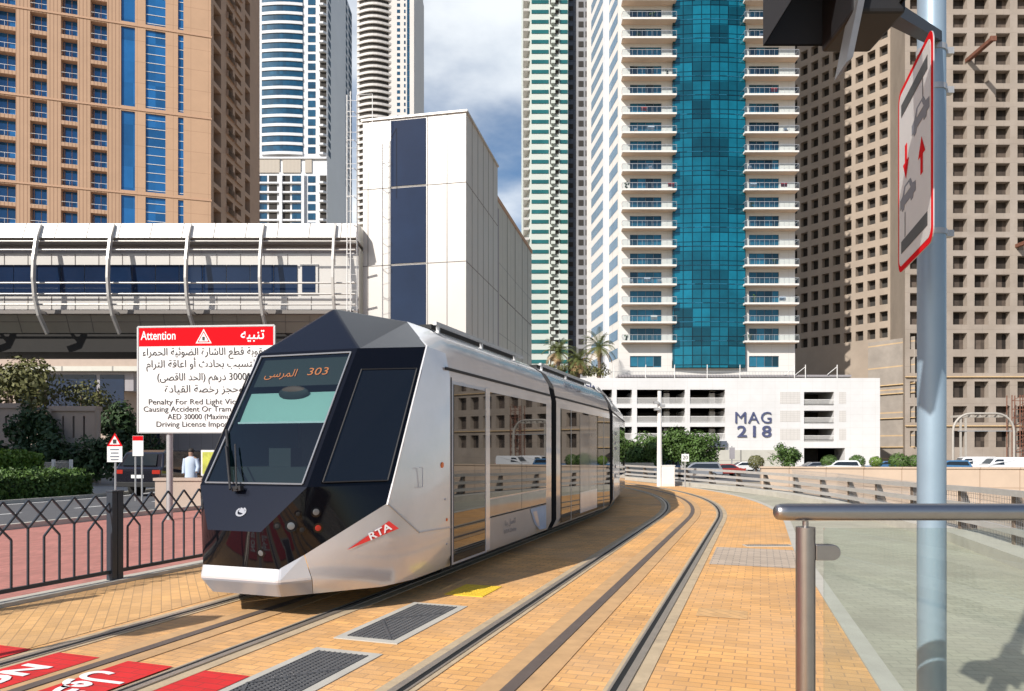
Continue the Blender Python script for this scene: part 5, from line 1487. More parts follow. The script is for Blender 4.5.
for i in range(4): MB().box(g0, g1, -.035, -.016, zz[i]+.06, zz[i+1]-.06).build('window', mt['navy'], sb_)
mb = MB()
for z in zrow[1:] + [5.0]: mb.box(0, .015, 0, Dp, z-.02, z+.02)
for y in (1.4, 2.8, 4.2, 5.6, 7.0): mb.box(0, .015, y-.015, y+.015, 0, Ht)
mb.build('side_joint', mt['seam'], sb_)
# second lower block behind
Y2 = 50.6; c2 = Vector((xat(497, Y2), Y2, 0))
s2 = thing('station_block', 'lower grey station block behind the tall cream one, with a brown top edge', 'building', tuple(c2), rz=math.atan2(-.2, .98))
H2 = zat(200, Y2)
MB().box(-8, 0, 0, 14, 0, H2).build('wall', mt['clads'], s2)
MB().box(-8.05, .06, -.05, 14.05, H2, H2+.3).build('parapet', mt['brownd'], s2)
MB().box(.0, .03, 0, .5, 0, H2-.5).build('dark_strip', mt['greyw'], s2)
mb = MB(); mb.box(.001, .02, .9, 14, H2-6.5, H2-6.44)
for y in (3.5, 6.5, 9.5, 12): mb.box(.001, .02, y, y+.04, 0, H2)
mb.build('panel_joint', mt['seam'], s2)

# ---- MAG tower + garage
YM = 125.0; fh = 3.257
mg = thing('white_tower', 'white residential tower with balconies either side of a teal glass centre', 'building', (xat(618, YM), YM, zat(371, YM)))
bz = zat(341.9, YM)
ux0, ux1 = xat(619, YM), xat(795, YM)
NF = 33
def W_(px): return xat(px, YM)
# core walls
mb = MB()
xs = [W_(619), W_(630), W_(661.5), W_(672)]; xs2 = [W_(744.5), W_(749), W_(779), W_(795)]
zs = [zat(371, YM)-3, bz-fh-.9+.0]
zs = [-1.25]
for k in range(-1, NF): zs += [bz+fh*k+.25 if k >= 0 else bz-fh*1.35, bz+fh*k+2.35 if k >= 0 else bz-fh*.75]
zs.append(bz+fh*NF)
grid_wall(mb, xs, zs, lambda i, j: i == 1 and j % 2 == 1, .3, y0=YM); grid_wall(mb, xs2, zs, lambda i, j: i == 1 and j % 2 == 1, .3, y0=YM)
top = zs[-1]
mb.quad((W_(795), YM, -1.25), (W_(795), YM+24, -1.25), (W_(795), YM+24, top), (W_(795), YM, top))
mb.quad((W_(619), YM, top), (W_(795), YM, top), (W_(795), YM+24, top), (W_(619), YM+24, top))
mb.quad((W_(672), YM, -1.25), (W_(744.5), YM, -1.25), (W_(744.5), YM, bz-fh*1.4), (W_(672), YM, bz-fh*1.4))
mb.build('front_wall', [mt['mwhite'], mt['dark']], mg, world=True)
# windows, balconies
def mgl(x, y, z): return RM[mg].inverted() @ Vector((x, y, z))
w = W_(661.5)-W_(630)
mbx = MB(); mbx.box(0, w, 0, .05, 0, 2.1); wo = mbx.build('window', mt['tealw'], mg)
f = MB()
for i in range(5): f.box(w*i/4-.03, w*i/4+.03, -.04, -.002, 0, 2.1)
f.build('frame', mt['gvin'], wo)
bwid = W_(674.5)-W_(621)
mbx = MB(); mbx.box(0, bwid, -1.7, 0, -.32, 0); bo_ = mbx.build('balcony', mt['mwhite'], mg)
f = MB(); f.box(.05, bwid-.05, -1.6, -.02, -.345, -.325); f.build('soffit', mt['soff2'], bo_)
f = MB(); f.box(0, bwid, -1.68, -1.64, .95, 1.02); f.box(0, .04, -1.68, -.1, .95, 1.02); f.box(bwid-.04, bwid, -1.68, -.1, .95, 1.02)
for i in range(12): f.box(bwid*i/11-.02, bwid*i/11+.02, -1.68, -1.64, 0, .95)
f.build('railing', mt['galv'], bo_)
mbx = MB(); mbx.quad((0, -1.67, .05), (bwid, -1.67, .05), (bwid, -1.67, .95), (0, -1.67, .95)); mbx.build('glass_guard', see_glass('balcony glass', (.80, .86, .86), .04), bo_)
rngb = random.Random(4)
chair = MB()
fw = True
for k in range(-1, NF):
    z = bz+fh*k
    for side, xw, xb in ((0, W_(630), W_(621)), (1, W_(749), W_(741.8))):
        c_ = wo if fw else clone(wo, mg); c_.location = mgl(xw, YM+.22, z+.25 if k >= 0 else bz-fh*1.35)
        if k >= 0:
            b_ = bo_ if (fw or (k == 0 and side == 0)) else clone(bo_, mg); b_.location = mgl(xb, YM, z)
        fw = False
for q in range(26):
    k = rngb.randrange(0, 18); side = rngb.randrange(2); xb = W_(621) if side == 0 else W_(741.8); x = xb + rngb.uniform(.6, bwid-1.4); z = bz+fh*k
    mb = MB(); kind = rngb.randrange(3)
    if kind == 0: mb.box(x, x+.6, YM-1.3, YM-.8, z+.38, z+.46); mb.box(x, x+.6, YM-.85, YM-.8, z+.46, z+.95); mb.box(x, x+.06, YM-1.3, YM-.8, z, z+.38); mb.box(x+.54, x+.6, YM-1.3, YM-.8, z, z+.38)
    elif kind == 1:
        mb.tube([(x, YM-1.2, z), (x, YM-1.2, z+.4)], .2, 8); leaves(mb, (x, YM-1.2, z+.9), (.5, .5, .6), 60, .14, rngb, 5)
    else: mb.box(x, x+1.1, YM-1.45, YM-1.40, z+.35, z+1.1)
    mb.build(('garden_chair', 'potted_plant', 'drying_laundry')[kind], mt[('rim', 'leaf', ('signw', 'carred', 'cloth')[q % 3])[kind]], mg, world=True)
# teal curtain wall bands
nseg = 8
for k in range(-1, NF):
    z0 = bz+fh*k+.12; z1 = z0+fh-.12
    if k == -1: z0 = bz-fh*1.4
    P = []
    for i in range(nseg+1):
        t_ = i/nseg; x = W_(672)+(W_(744.5)-W_(672))*t_; P.append((x, YM-.6-.5*math.sin(PI*t_)))
    mb = MB()
    for i in range(nseg): mb.quad((*P[i], z0), (*P[i+1], z0), (*P[i+1], z1), (*P[i], z1))
    gb = mb.build('glass_band', mt['teal'], mg, world=True)
    mb = MB()
    for i in range(nseg): mb.quad((P[i][0], P[i][1]-.05, z1), (P[i+1][0], P[i+1][1]-.05, z1), (P[i+1][0], P[i+1][1]-.05, z1+.12), (P[i][0], P[i][1]-.05, z1+.12))
    mb.build('spandrel', mt['tealw'], gb, world=True)
mb = MB()
for px in (672, 744.5): mb.quad((W_(px), YM-.6, bz-fh), (W_(px), YM+.1, bz-fh), (W_(px), YM+.1, top), (W_(px), YM-.6, top))
mb.build('glass_return', mt['tealw'], mg, world=True)
# left facet
dl = Vector((-.13, .99, 0)).normalized(); A0 = Vector((W_(619), YM, 0))
Tl = RM[mg].inverted() @ frame(A0, tuple(-dl), (0, 0, 1)) @ Matrix(((1, 0, 0, 0), (0, 0, 1, 0), (0, -1, 0, 0), (0, 0, 0, 1))).inverted()
mb = MB()
def fp(u, n, z): q = A0 + dl*u + Vector((-dl.y, dl.x, 0))*n; return (q.x, q.y, z)
mb.quad(fp(24, 0, -1.25), fp(0, 0, -1.25), fp(0, 0, top), fp(24, 0, top)); mb.build('left_wall', mt['mwhite'], mg, world=True)
for k in range(-1, NF):
    z = bz+fh*k
    for ua, ub in ((.8, 6.5), (9.6, 20.0)):
        mb = MB(); mb.quad(fp(ub, .03, z+.5), fp(ua, .03, z+.5), fp(ua, .03, z+2.3), fp(ub, .03, z+2.3)); mb.build('side_window', mt['sidew'], mg, world=True)
mb = MB(); q = [fp(7.2, .0, 0), fp(7.2, .5, 0), fp(9.0, .5, 0), fp(9.0, 0, 0)]
mb.prism([(p[0], p[1]) for p in q], -1.25, top); mb.build('service_shaft', mt['twpale'], mg, world=True)
mb = MB(); mb.quad(fp(24, 0, -1.25), fp(24, 0, top), (W_(795), YM+24, top), (W_(795), YM+24, -1.25)); mb.build('back_wall', mt['mwhite'], mg, world=True)

# garage podium
YG = 115.0
gg = thing('parking_garage', 'long white tiled parking garage carrying the MAG 218 lettering', 'building', (xat(720, YG), YG, GZ))
def G(px): return xat(px, YG)
def GZZ(py): return zat(py, YG)
zs = [GZ, GZZ(448), GZZ(441.8), GZZ(439.6), GZZ(428.6), GZZ(426.7), GZZ(423.8), GZZ(422.5), GZZ(410.6), GZZ(408), GZZ(405.7), GZZ(404), GZZ(391.9), GZZ(389.6), GZZ(378)]
xs = [G(540), G(560), G(598), G(602), G(612), G(616.7), G(632), G(637), G(685), G(690), G(725), G(804), G(834), G(845), G(880)]
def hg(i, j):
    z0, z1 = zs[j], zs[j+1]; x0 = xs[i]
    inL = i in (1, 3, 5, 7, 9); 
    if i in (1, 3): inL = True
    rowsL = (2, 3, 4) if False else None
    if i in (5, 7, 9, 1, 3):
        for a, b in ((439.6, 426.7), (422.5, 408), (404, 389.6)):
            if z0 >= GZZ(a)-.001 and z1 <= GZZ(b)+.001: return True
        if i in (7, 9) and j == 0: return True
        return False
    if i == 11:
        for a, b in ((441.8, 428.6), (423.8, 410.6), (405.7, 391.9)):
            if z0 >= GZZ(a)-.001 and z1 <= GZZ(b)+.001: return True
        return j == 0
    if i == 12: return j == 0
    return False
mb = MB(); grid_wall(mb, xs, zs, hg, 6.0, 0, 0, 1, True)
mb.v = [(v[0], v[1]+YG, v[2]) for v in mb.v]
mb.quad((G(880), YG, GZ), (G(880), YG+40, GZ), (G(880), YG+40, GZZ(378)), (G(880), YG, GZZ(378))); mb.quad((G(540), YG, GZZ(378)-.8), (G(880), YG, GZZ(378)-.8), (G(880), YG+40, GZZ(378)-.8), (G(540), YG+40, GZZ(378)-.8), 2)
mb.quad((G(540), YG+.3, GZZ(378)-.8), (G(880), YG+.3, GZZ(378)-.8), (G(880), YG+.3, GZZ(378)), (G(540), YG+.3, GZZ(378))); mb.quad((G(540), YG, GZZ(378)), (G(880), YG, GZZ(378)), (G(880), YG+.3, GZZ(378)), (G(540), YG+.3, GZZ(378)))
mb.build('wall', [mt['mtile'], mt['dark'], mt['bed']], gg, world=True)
for i, (a, b) in enumerate(((560, 598), (602, 612), (616.7, 632), (637, 685), (690, 725), (804, 834))):
    for bot in ((439.6, 422.5, 404) if i < 5 else (441.8, 423.8, 405.7)):
        mb = MB(); z0 = GZZ(bot); mb.box(G(a), G(b), YG+.1, YG+.16, z0+.95, z0+1.02); mb.box(G(a), G(b), YG+.1, YG+.16, z0+.05, z0+.1)
        n = int((G(b)-G(a))/.16)
        for q in range(n): xx = G(a)+(G(b)-G(a))*(q+.5)/n; mb.box(xx-.03, xx+.03, YG+.11, YG+.15, z0+.1, z0+.95)
        mb.build('railing', mt['whitep'], gg, world=True)
        if i in (3, 4):
            mb = MB(); xx = (G(a)+G(b))/2; mb.box(xx+1.0, xx+1.9, YG+2.5, YG+3.2, z0, z0+2.4); mb.build('column', mt['mwhite'], gg, world=True)
for (a, b) in ((780, 800), (839, 846)):
    for (t1, b1) in ((428.6, 441.8), (410.6, 423.8), (391.9, 405.7)):
        if a == 780 or True: MB().box(G(a), G(b), YG-.03, YG-.003, GZZ(b1-2), GZZ(t1)).build('louvre_panel', mt['mgrey'], gg, world=True)
MB().box(G(700), G(780), YG-.06, YG-.004, GZ, GZZ(450)).build('ground_floor_screen', mt['clads'], gg, world=True)
mb = MB(); mb.box(G(640), G(724), YG+3.0, YG+3.05, GZ, GZZ(448)-.1); mb.build('shop_window', mt['navy'], gg, world=True)
mb = MB(); mb.box(G(710), G(726), YG-.5, YG-.01, GZZ(447), GZZ(441)); mb.build('dark_canopy', mt['dkblue'], gg, world=True)
Tg = RM[gg].inverted()
text('MAG', 2.6, mt['navylt'], 'lettering', gg, Tg @ frame((G(753), YG-.12, GZZ(418.2)), (1, 0, 0), (0, 0, 1)), width=36/F*YG, thick=.08, spacing=1.1)
text('218', 2.55, mt['navylt'], 'lettering', gg, Tg @ frame((G(754), YG-.12, GZZ(432)), (1, 0, 0), (0, 0, 1)), width=34/F*YG, bold=.03, thick=.08, spacing=1.2)
text(arabic('ماج'), 1.3, mt['navylt'], 'lettering', gg, Tg @ frame((G(590), YG-.12, GZZ(386)), (1, 0, 0), (0, 0, 1)), width=9/F*YG, bold=.02, thick=.05)
text('218', 1.25, mt['navylt'], 'lettering', gg, Tg @ frame((G(577), YG-.12, GZZ(386)), (1, 0, 0), (0, 0, 1)), width=12/F*YG, bold=.02, thick=.05)
# roof terrace shade and masts
for px in (615, 647, 676, 709, 742, 797, 808, 840):
    x = G(px) if px < 870 else G(px); mb = MB(); mb.tube([(x, YG+1, GZZ(378)-.8), (x, YG+1, GZZ(364))], .07, 6)
    if px > 790: mb.tube([(x, YG+1, GZZ(366)), (x-1.6, YG+1, GZZ(374))], .05, 6)
    mb.build('mast', mt['whitep'], gg, world=True)
MB().box(G(620), G(855), YG+1.2, YG+5, GZZ(376), GZZ(374)).build('terrace_canopy', mt['greyw'], gg, world=True)
mb = MB(); mb.bar((G(612), YG+1, GZZ(371)), (G(798), YG+1, GZZ(371)), .06)
for i in range(60): x = G(612)+(G(798)-G(612))*i/60; mb.bar((x, YG+1, GZZ(377)), (x, YG+1, GZZ(371)), .03)
mb.build('terrace_railing', mt['galv'], gg, world=True)
# panels near garage
Yq = 95; s_ = thing('street_notice', 'dark narrow notice panel on a post before the white garage', 'sign', (xat(732, Yq), Yq, GZ))
x = xat(732, Yq); MB().box(x-.06, x+.06, Yq, Yq+.1, GZ, zat(446, Yq)).build('post', mt['galv'], s_, world=True)
MB().box(x-.35, x+.35, Yq-.1, Yq, zat(459, Yq), zat(447.5, Yq)).build('panel', mt['greyw'], s_, world=True)

# ---- concrete tower under construction
YC = 128.0; CXL = xat(905, YC)
ct = thing('concrete_tower', 'raw concrete tower under construction with a grid of empty openings, at the right', 'building', (CXL, YC, GZ))
sp = 3.82; cw = 2.5
xs = [CXL, CXL+.9]
x = CXL+.9
for i in range(11): xs += [x+cw, x+sp]; x += sp
zs = [GZ]; zl = [2.2, 6.6, 11.0, 15.4, 19.6]
for z in zl: zs += [z, z+2.9]
z = 24.0
while z < 118: zs += [z, z+2.3]; z += 3.3
zs.append(z)
topc = zs[-1]
mb = MB(); grid_wall(mb, xs, zs, lambda i, j: i % 2 == 1 and j % 2 == 1 and i < len(xs)-1, 1.15, 0, 0, 1)
mb.v = [(v[0], v[1]+YC, v[2]) for v in mb.v]
xe = xs[-1]
P1 = (CXL, YC); P2 = (74.6, 142.0); P3 = (74.6-.594*26, 142+.805*26)
mb.build('front_wall', [mt['conc'], mt['dark2']], ct, world=True)
mb = MB(); mb.quad((*P2, GZ), (*P1, GZ), (*P1, topc), (*P2, topc)); mb.quad((xe, YC, GZ), (xe, YC+40, GZ), (xe, YC+40, topc), (xe, YC, topc)); mb.build('corner_wall', mt['conc2'], ct, world=True)
# facet
fdv = Vector((-.594, .805, 0)); fn = Vector((-.805, -.594, 0))
xs = [0, .5]; x = .5
for i in range(10): xs += [x+1.6, x+2.45]; x += 2.45
zs2 = [GZ, 26.0]; z = 26.0
while z < 118: zs2 += [z+1.75, z+3.3]; z += 3.3
zs2 = [GZ]; z = 24.0
while z < 118: zs2 += [z, z+1.95]; z += 3.3
zs2.append(topc)
mb = MB(); grid_wall(mb, xs, zs2, lambda i, j: i % 2 == 1 and j % 2 == 1, 1.1)
def ff(v): q = Vector((P2[0], P2[1], 0)) + fdv*v[0] - fn*v[1]; return (q.x, q.y, v[2])
mb.v = [ff(v) for v in mb.v]; mb.f = [tuple(reversed(f)) for f in mb.f]
mb.build('angled_wall', [mt['conc2'], mt['dark']], ct, world=True)
# lower plain wall in front of facet: floor edges
pb_ = [(xat(880, 131), 131), (CXL-.0, YC-.02)]
mb = MB(); mb.prism([(xat(868, 136), 136), (xat(915, 127.9), 127.9), (75, 141), (72, 143)], GZ, zat(338, 130)); mb.build('core_wall', mt['concg'], ct, world=True)
for z in (GZ+3.5, 7.5, 12, 13.6):
    mb = MB(); mb.bar((xat(868, 136)-.2, 135.8, z), (xat(1010, 127.4), 127.4 if False else YC-.25, z), .15, .12) if False else mb.bar((xat(868, 136)-.1, 135.7, z), (xat(915, 127.7), 127.7, z), .25, .14)
    mb.build('timber_ledge', mt['timber'], ct, world=True)
for z in (6.0, 14.7): 
    mb = MB(); mb.box(CXL, xe, YC-.35, YC-.01, z-.08, z+.06); mb.build('timber_ledge', mt['timber'], ct, world=True)
# sticking out beams
def beam(px, py, L_, lab):
    x, z = xat(px, YC), zat(py, YC)
    mb = MB(); mb.box(x-.35, x+.35, YC-L_, YC+.3, z-.3, z+.3); mb.box(x-.5, x+.5, YC-L_-.05, YC-L_+.3, z-.4, z+.4); mb.build('outrigger_beam', mt['rust'], ct, world=True)
beam(968, 60, 6.8, ''); beam(1017, 246, 6, '')
# scaffold
sf = thing('scaffold_tower', 'rusty scaffold tower against the concrete building at the right edge', 'scaffolding', (xat(1018, 125), 125, GZ))
for dx in (0, 1.4, 2.8):
    for dy in (0, 1.3): mb = MB(); x = xat(1012, 125)+dx; mb.tube([(x, 125+dy, GZ), (x, 125+dy, zat(395, 125))], .09, 6); mb.build('upright', mt['rust'], sf, world=True)
mb = MB(); z = GZ+1
while z < zat(395, 125): mb.bar((xat(1012, 125), 125, z), (xat(1012, 125)+2.8, 125, z), .1); mb.bar((xat(1012, 125), 125, z), (xat(1012, 125)+2.8, 125, z+1.4), .07); z += 1.5
mb.build('brace', mt['rust'], sf, world=True)
# arched frame
Ya = 104; af = thing('arched_gantry', 'white arched steel frame with slats above the white vans', 'gantry', (xat(983, Ya), Ya, GZ))
def arch(px0, px1, pyt, y):
    x0, x1, zt = xat(px0, y), xat(px1, y), zat(pyt, y); r = 2.6; P = [(x0, y, GZ)]
    for i in range(7): a = PI-(PI/2)*i/6; P.append((x0+r+r*math.cos(a), y, zt-r+r*math.sin(a)))
    for i in range(7): a = PI/2-(PI/2)*i/6; P.append((x1-r+r*math.cos(a), y, zt-r+r*math.sin(a)))
    P.append((x1, y, GZ)); return P
mb = MB(); mb.tube(arch(953, 1014, 413.5, Ya), .16, 8); mb.build('arch', mt['archp'], af, world=True, smooth=50)
mb = MB(); mb.tube(arch(953, 1014, 413.5, Ya+2.5), .14, 8); mb.build('arch', mt['archp'], af, world=True, smooth=50)
for px in (962, 971, 980, 989, 998, 1006): MB().bar((xat(px, Ya), Ya-.1, zat(416, Ya)), (xat(px, Ya), Ya+2.6, zat(416, Ya)), .2, .3).build('slat', mt['archp'], af, world=True)
mb = MB(); mb.bar((xat(958, Ya), Ya, zat(431, Ya)), (xat(1012, Ya), Ya, zat(431, Ya)), .12); mb.build('cross_bar', mt['galv'], af, world=True)
for px in (966, 961): MB().box(xat(px, Ya)-.12, xat(px, Ya)+.12, Ya, Ya+.2, GZ, zat(418, Ya)).build('leg', mt['archp'], af, world=True)

# ---- dark slim tower between
Yd = 175; x0, x1 = xat(778, Yd), xat(806, Yd)
dt = thing('slate_tower', 'narrow dark slate blue tower between the white tower and the concrete tower', 'building', (x0, Yd, GZ))
MB().box(x0, x1, Yd, Yd+20, GZ, 135).build('wall', mt['dkblue'], dt, world=True)
MB().box(xat(797, Yd), xat(800, Yd), Yd-.3, Yd-.01, GZ, 134).build('glass_strip', mt['navy'], dt, world=True)

# ---- far blue tower
YF = 265; ft = thing('blue_glass_tower', 'tall tower with a rounded blue glass bay and white bands, behind the footbridge', 'building', (xat(300, YF), YF, GZ))
def X_(px): return xat(px, YF)
fh2 = 3.42; z00 = zat(218, YF)-8; topF = zat(-60, YF)
mb = MB(); mb.box(X_(254), X_(327), YF, YF+30, GZ, topF)
P = [(X_(327), YF), (xat(352, YF+45), YF+45), (X_(300), YF+60), (X_(300), YF+1)]
mb.prism(P, GZ, topF); mb.build('wall', mt['twpale'], ft, world=True)
zc = zat(160, YF); k = 0
zl_ = []
z = zat(158, YF)+1.0
while z < topF-3: zl_.append(z); z += fh2
def arcp(n=10, pa=262, pb=303, bulge=.75):
    return [(X_(pa)+(X_(pb)-X_(pa))*i/n, YF-.3-bulge*math.sin(PI*i/n)) for i in range(n+1)]
Pq = arcp()
for i_, z in enumerate(zl_):
    mb = MB()
    for i in range(10): mb.quad((*Pq[i], z+1.0), (*Pq[i+1], z+1.0), (*Pq[i+1], z+fh2-.05), (*Pq[i], z+fh2-.05))
    g = mb.build('bay_glass', mt['blueg'], ft, world=True)
    mb = MB(); mb.prism([(x, y-.35) for x, y in Pq]+[(X_(303), YF+1), (X_(262), YF+1)], z-.05, z+1.0); mb.build('bay_band', mt['twpale'], g, world=True)
lo = []; z = zat(175, YF)-fh2
while z > GZ+3: lo.append(z); z -= fh2
allz = zl_ + lo[:9]
w_ = X_(315.5)-X_(308)
mbx = MB(); mbx.box(0, w_, -.12, -.02, 0, fh2*.7); wn_ = mbx.build('window', mt['blueg'], ft)
inv = RM[ft].inverted(); first = True
for z in allz:
    c_ = wn_ if first else clone(wn_, ft); first = False
    c_.location = inv @ Vector((X_(308), YF, z+.6))
for z in allz:
    mb = MB(); mb.box(X_(320), X_(326.5), YF-.1, YF-.01, z+.6, z+fh2-.2); b_ = mb.build('recess', mt['dark'], ft, world=True)
    mb = MB(); mb.prism([(X_(319.5), YF-1.2), (X_(324), YF-1.2), (X_(328), YF+.5), (X_(319.5), YF)], z, z+.75); mb.build('balcony', mt['twpale'], b_, world=True)
for z in allz:
    mb = MB(); mb.box(X_(252.5), X_(256), YF-.8, YF-.01, z, z+1.2); mb.build('edge_balcony', mt['twpale'], ft, world=True)
# shaded right facet windows
dv = Vector((xat(352, YF+45)-X_(327), 45, 0)); Lf = dv.length; dv.normalize(); nv = Vector((dv.y, -dv.x, 0))
for z in zl_:
    mb = MB()
    for a, b in ((.04, .16), (.24, .36), (.44, .50), (.60, .78), (.84, .97)):
        p = Vector((X_(327), YF, 0))+dv*Lf*a+nv*.1; q = Vector((X_(327), YF, 0))+dv*Lf*b+nv*.1
        mb.quad((p.x, p.y, z+.7), (q.x, q.y, z+.7), (q.x, q.y, z+fh2-.3), (p.x, p.y, z+fh2-.3))
    mb.build('window_row', mt['farwin'], ft, world=True)
for a, b in ((258.5, 280), (283, 301), (305.5, 312)):
    MB().box(X_(a), X_(b), YF-.4, YF-.01, zat(173, YF), zat(159.5, YF)).build('louvre_panel', mt['louv'], ft, world=True)
MB().box(X_(254), X_(327), YF-.7, YF-.01, zat(159.3, YF), zat(157.5, YF)).build('cornice', mt['twpale'], ft, world=True)
for z in lo[:9]:
    for a, b, mm_ in ((258.5, 267, 'blueg'), (269, 277, 'dark'), (283, 290, 'dark'), (292, 301, 'blueg')):
        MB().box(X_(a), X_(b), YF-.1, YF-.02, z+.7, z+fh2-.25).build('window', mt[mm_], ft, world=True)
    mb = MB(); mb.box(X_(258), X_(301.5), YF-.9, YF-.11, z, z+.6); mb.build('balcony', mt['twpale'], ft, world=True)
for px in (258, 281.5, 303.5):
    MB().box(X_(px)-.5, X_(px)+.5, YF-1.1, YF-.9, GZ, zat(173.5, YF)).build('pilaster', mt['twpale'], ft, world=True)

# ---- striped tower
Y2_ = 390; st = thing('striped_tower', 'distant pale tower with rounded grey balcony bands, right of the blue tower', 'building', (xat(390, Y2_), Y2_, GZ))
def X2(px): return xat(px, Y2_)
tp = zat(-50, Y2_); mb = MB(); mb.box(X2(357), X2(414), Y2_, Y2_+40, GZ, tp); mb.prism([(X2(414), Y2_), (xat(424, Y2_+50), Y2_+50), (X2(400), Y2_+60)], GZ, tp); mb.build('wall', mt['twpale2'], st, world=True)
z = zat(225, Y2_)
while z < tp-3:
    n = 8; Pq = [(X2(357)+(X2(391)-X2(357))*i/n, Y2_-.2-3.2*math.sin(PI*i/n)) for i in range(n+1)]
    mb = MB(); mb.prism([(x, y) for x, y in Pq]+[(X2(391), Y2_+1), (X2(357), Y2_+1)], z, z+1.25); b_ = mb.build('balcony_band', mt['twpale2'], st, world=True)
    mb = MB(); mb.prism([(x, y+.9) for x, y in Pq], z+1.25, z+3.2); mb.build('balcony_recess', mt['dark'], b_, world=True)
    mb = MB(); mb.box(X2(397), X2(400), Y2_-.1, Y2_-.02, z+.6, z+2.4); mb.box(X2(404), X2(405.5), Y2_-.1, Y2_-.02, z+.6, z+2.4); mb.box(X2(407), X2(409.5), Y2_-.1, Y2_-.02, z-.2, z+3.0); mb.build('window', mt['blueg'], st, world=True)
    z += 3.36

# ---- teal banded tower
Y3 = 245; t3 = thing('banded_tower', 'pale green tower with teal window bands, left of the white tower', 'building', (xat(555, Y3), Y3, GZ))
def X3(px): return xat(px, Y3)
tp3 = zat(-60, Y3)
mb = MB(); mb.box(X3(531), X3(568), Y3, Y3+30, GZ, tp3); mb.build('wall', mt['cream'], t3, world=True)
mb = MB(); mb.prism([(X3(531), Y3), (X3(531), Y3+25), (X3(522), Y3+14)], GZ, tp3); mb.build('side_wing', mt['cream'], t3, world=True)
mb = MB(); mb.box(X3(568), X3(577), Y3+4, Y3+30, GZ, tp3); mb.box(X3(577), X3(592), Y3+2, Y3+30, GZ, tp3, 1); mb.build('rear_wing', [mt['dkblue'], mt['wingg']], t3, world=True)
z = GZ+12
bands = []
while z < tp3-3: bands.append(z); z += 3.4
for i, z in enumerate(bands[:]):
    mb = MB(); mb.box(X3(531.5), X3(548.5), Y3-.15, Y3-.02, z, z+1.25); mb.build('window_band', mt['tband'], t3, world=True)
    mb = MB(); mb.box(X3(560), X3(567.5), Y3-.15, Y3-.02, z, z+1.25); mb.build('window_band', mt['tband'], t3, world=True)
    mb = MB(); mb.box(X3(550), X3(558.5), Y3-.12, Y3-.02, z-.2, z+2.2); b_ = mb.build('recess', mt['dark'], t3, world=True)
    mb = MB(); mb.box(X3(551), X3(555), Y3-1.5, Y3-.13, z-.5, z+.5); mb.box(X3(554), X3(559), Y3-1.1, Y3-.13, z+1.1, z+1.8); mb.build('balcony', mt['cream'], b_, world=True)
    mb = MB(); mb.box(X3(579), X3(584), Y3+1.85, Y3+1.98, z, z+1.9); mb.box(X3(586), X3(590), Y3+1.85, Y3+1.98, z, z+1.9); mb.box(X3(570), X3(574), Y3+3.85, Y3+3.98, z, z+1.6); mb.build('window', mt['dark'], t3, world=True)
    mb = MB(); mb.box(X3(523.5), X3(529), Y3+1.0, Y3+13, z+1.6, z+2.4); mb.build('edge_balcony', mt['clad'], t3, world=True)

# ------------------------------------------------------------------ world, sun, camera
wd = bpy.data.worlds.new('World'); sc.world = wd; wd.use_nodes = True
nt = wd.node_tree; N = nt.nodes; L = nt.links
bg = N['Background']; bg.inputs[1].default_value = .060
sky = N.new('ShaderNodeTexSky'); sky.sky_type = 'NISHITA'; sky.sun_disc = False; sky.sun_elevation = SUN_EL
sky.sun_rotation = math.atan2(-.63, -.77); sky.air_density = 1.0; sky.dust_density = 1.2; sky.ozone_density = 1.5
tc = N.new('ShaderNodeTexCoord'); sep = N.new('ShaderNodeSeparateXYZ'); L.new(tc.outputs['Generated'], sep.inputs[0])
def wm(op, a, b=None, clamp=False):
    n = N.new('ShaderNodeMath'); n.operation = op; n.use_clamp = clamp
    for i, s in enumerate((a, b)):
        if s is None: continue
        if isinstance(s, (int, float)): n.inputs[i].default_value = s
        else: L.new(s, n.inputs[i])
    return n.outputs[0]
zz = wm('MAXIMUM', wm('ADD', sep.outputs[2], .12), .05)
cb = N.new('ShaderNodeCombineXYZ'); L.new(wm('DIVIDE', sep.outputs[0], zz), cb.inputs[0]); L.new(wm('DIVIDE', sep.outputs[1], zz), cb.inputs[1])
mp = N.new('ShaderNodeMapping'); mp.inputs['Location'].default_value = (2.1, 0.4, 0); L.new(cb.outputs[0], mp.inputs[0])
nz = N.new('ShaderNodeTexNoise'); nz.inputs['Scale'].default_value = 1.1; nz.inputs['Detail'].default_value = 7; nz.inputs['Roughness'].default_value = .52; L.new(mp.outputs[0], nz.inputs[0])
mr = N.new('ShaderNodeMapRange'); mr.interpolation_type = 'SMOOTHSTEP'; mr.inputs[1].default_value = .34; mr.inputs[2].default_value = .60; L.new(nz.outputs[0], mr.inputs[0])
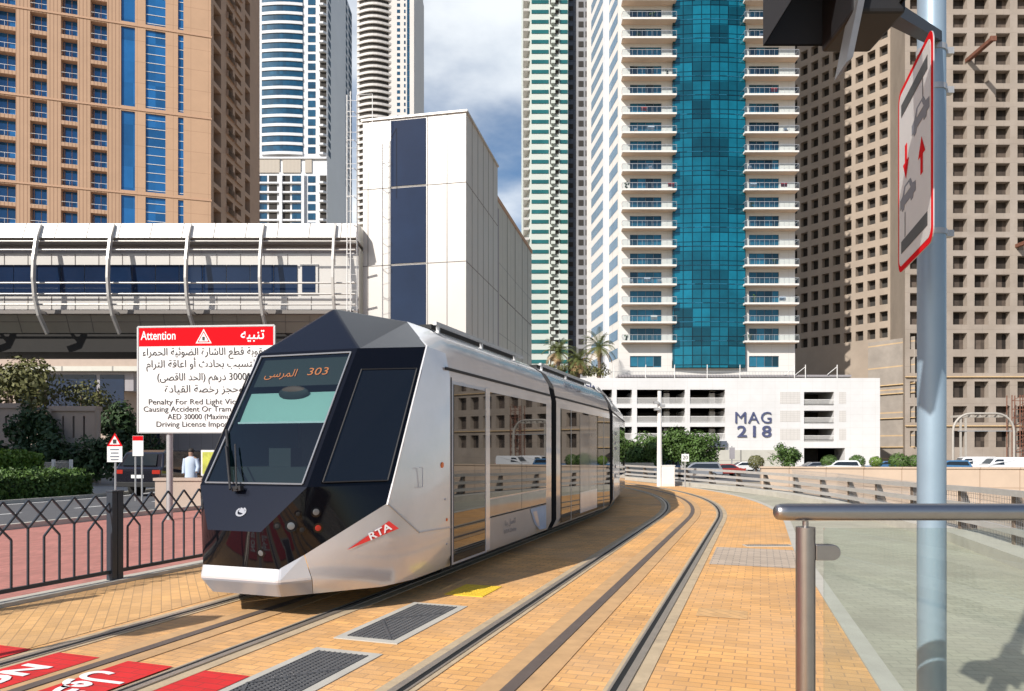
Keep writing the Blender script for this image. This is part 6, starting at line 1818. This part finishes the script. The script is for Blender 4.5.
nz2 = N.new('ShaderNodeTexNoise'); nz2.inputs['Scale'].default_value = 3.0; nz2.inputs['Detail'].default_value = 5; L.new(mp.outputs[0], nz2.inputs[0])
mixc = N.new('ShaderNodeMix'); mixc.data_type = 'RGBA'; mixc.inputs[6].default_value = (13.0, 14.0, 14.8, 1); mixc.inputs[7].default_value = (15.5, 15.8, 16.0, 1); L.new(nz2.outputs[0], mixc.inputs[0])
mix2 = N.new('ShaderNodeMix'); mix2.data_type = 'RGBA'; L.new(wm('MULTIPLY', wm('MULTIPLY', mr.outputs[0], .93), wm('MULTIPLY', wm('SUBTRACT', sep.outputs[1], .15), 2.2, True)), mix2.inputs[0]); hs = N.new('ShaderNodeHueSaturation'); hs.inputs['Saturation'].default_value = 1.15; hs.inputs['Value'].default_value = 1.75; L.new(sky.outputs[0], hs.inputs['Color']); L.new(hs.outputs[0], mix2.inputs[6]); L.new(mixc.outputs[2], mix2.inputs[7])
L.new(mix2.outputs[2], bg.inputs[0])
sun = bpy.data.lights.new('sun', 'SUN'); sun.energy = 4.8; sun.angle = R(.53); sun.color = (1.0, .955, .89)
so = bpy.data.objects.new('sun', sun); COL.objects.link(so)
ldir = Vector((.63*math.cos(SUN_EL), .77*math.cos(SUN_EL), -math.sin(SUN_EL)))
so.rotation_euler = ldir.to_track_quat('-Z', 'Y').to_euler(); so.location = (-30, -40, 60)

cam = bpy.data.cameras.new('camera'); co = bpy.data.objects.new('camera', cam); COL.objects.link(co)
co.location = (0, 0, HC); co.rotation_euler = (R(90), 0, 0)
cam.sensor_fit = 'HORIZONTAL'; cam.sensor_width = 36; cam.lens = F/1024*36; cam.shift_y = (HY-345.5)/1024
cam.clip_end = 5000; cam.clip_start = .05
sc.camera = co
sc.view_settings.view_transform = 'Standard'; sc.view_settings.look = 'None'; sc.view_settings.gamma = 1
sc.view_settings.exposure = .28; sc.view_settings.use_curve_mapping = False
sc.render.engine = 'CYCLES'
sc.render.resolution_x = 1024; sc.render.resolution_y = 691
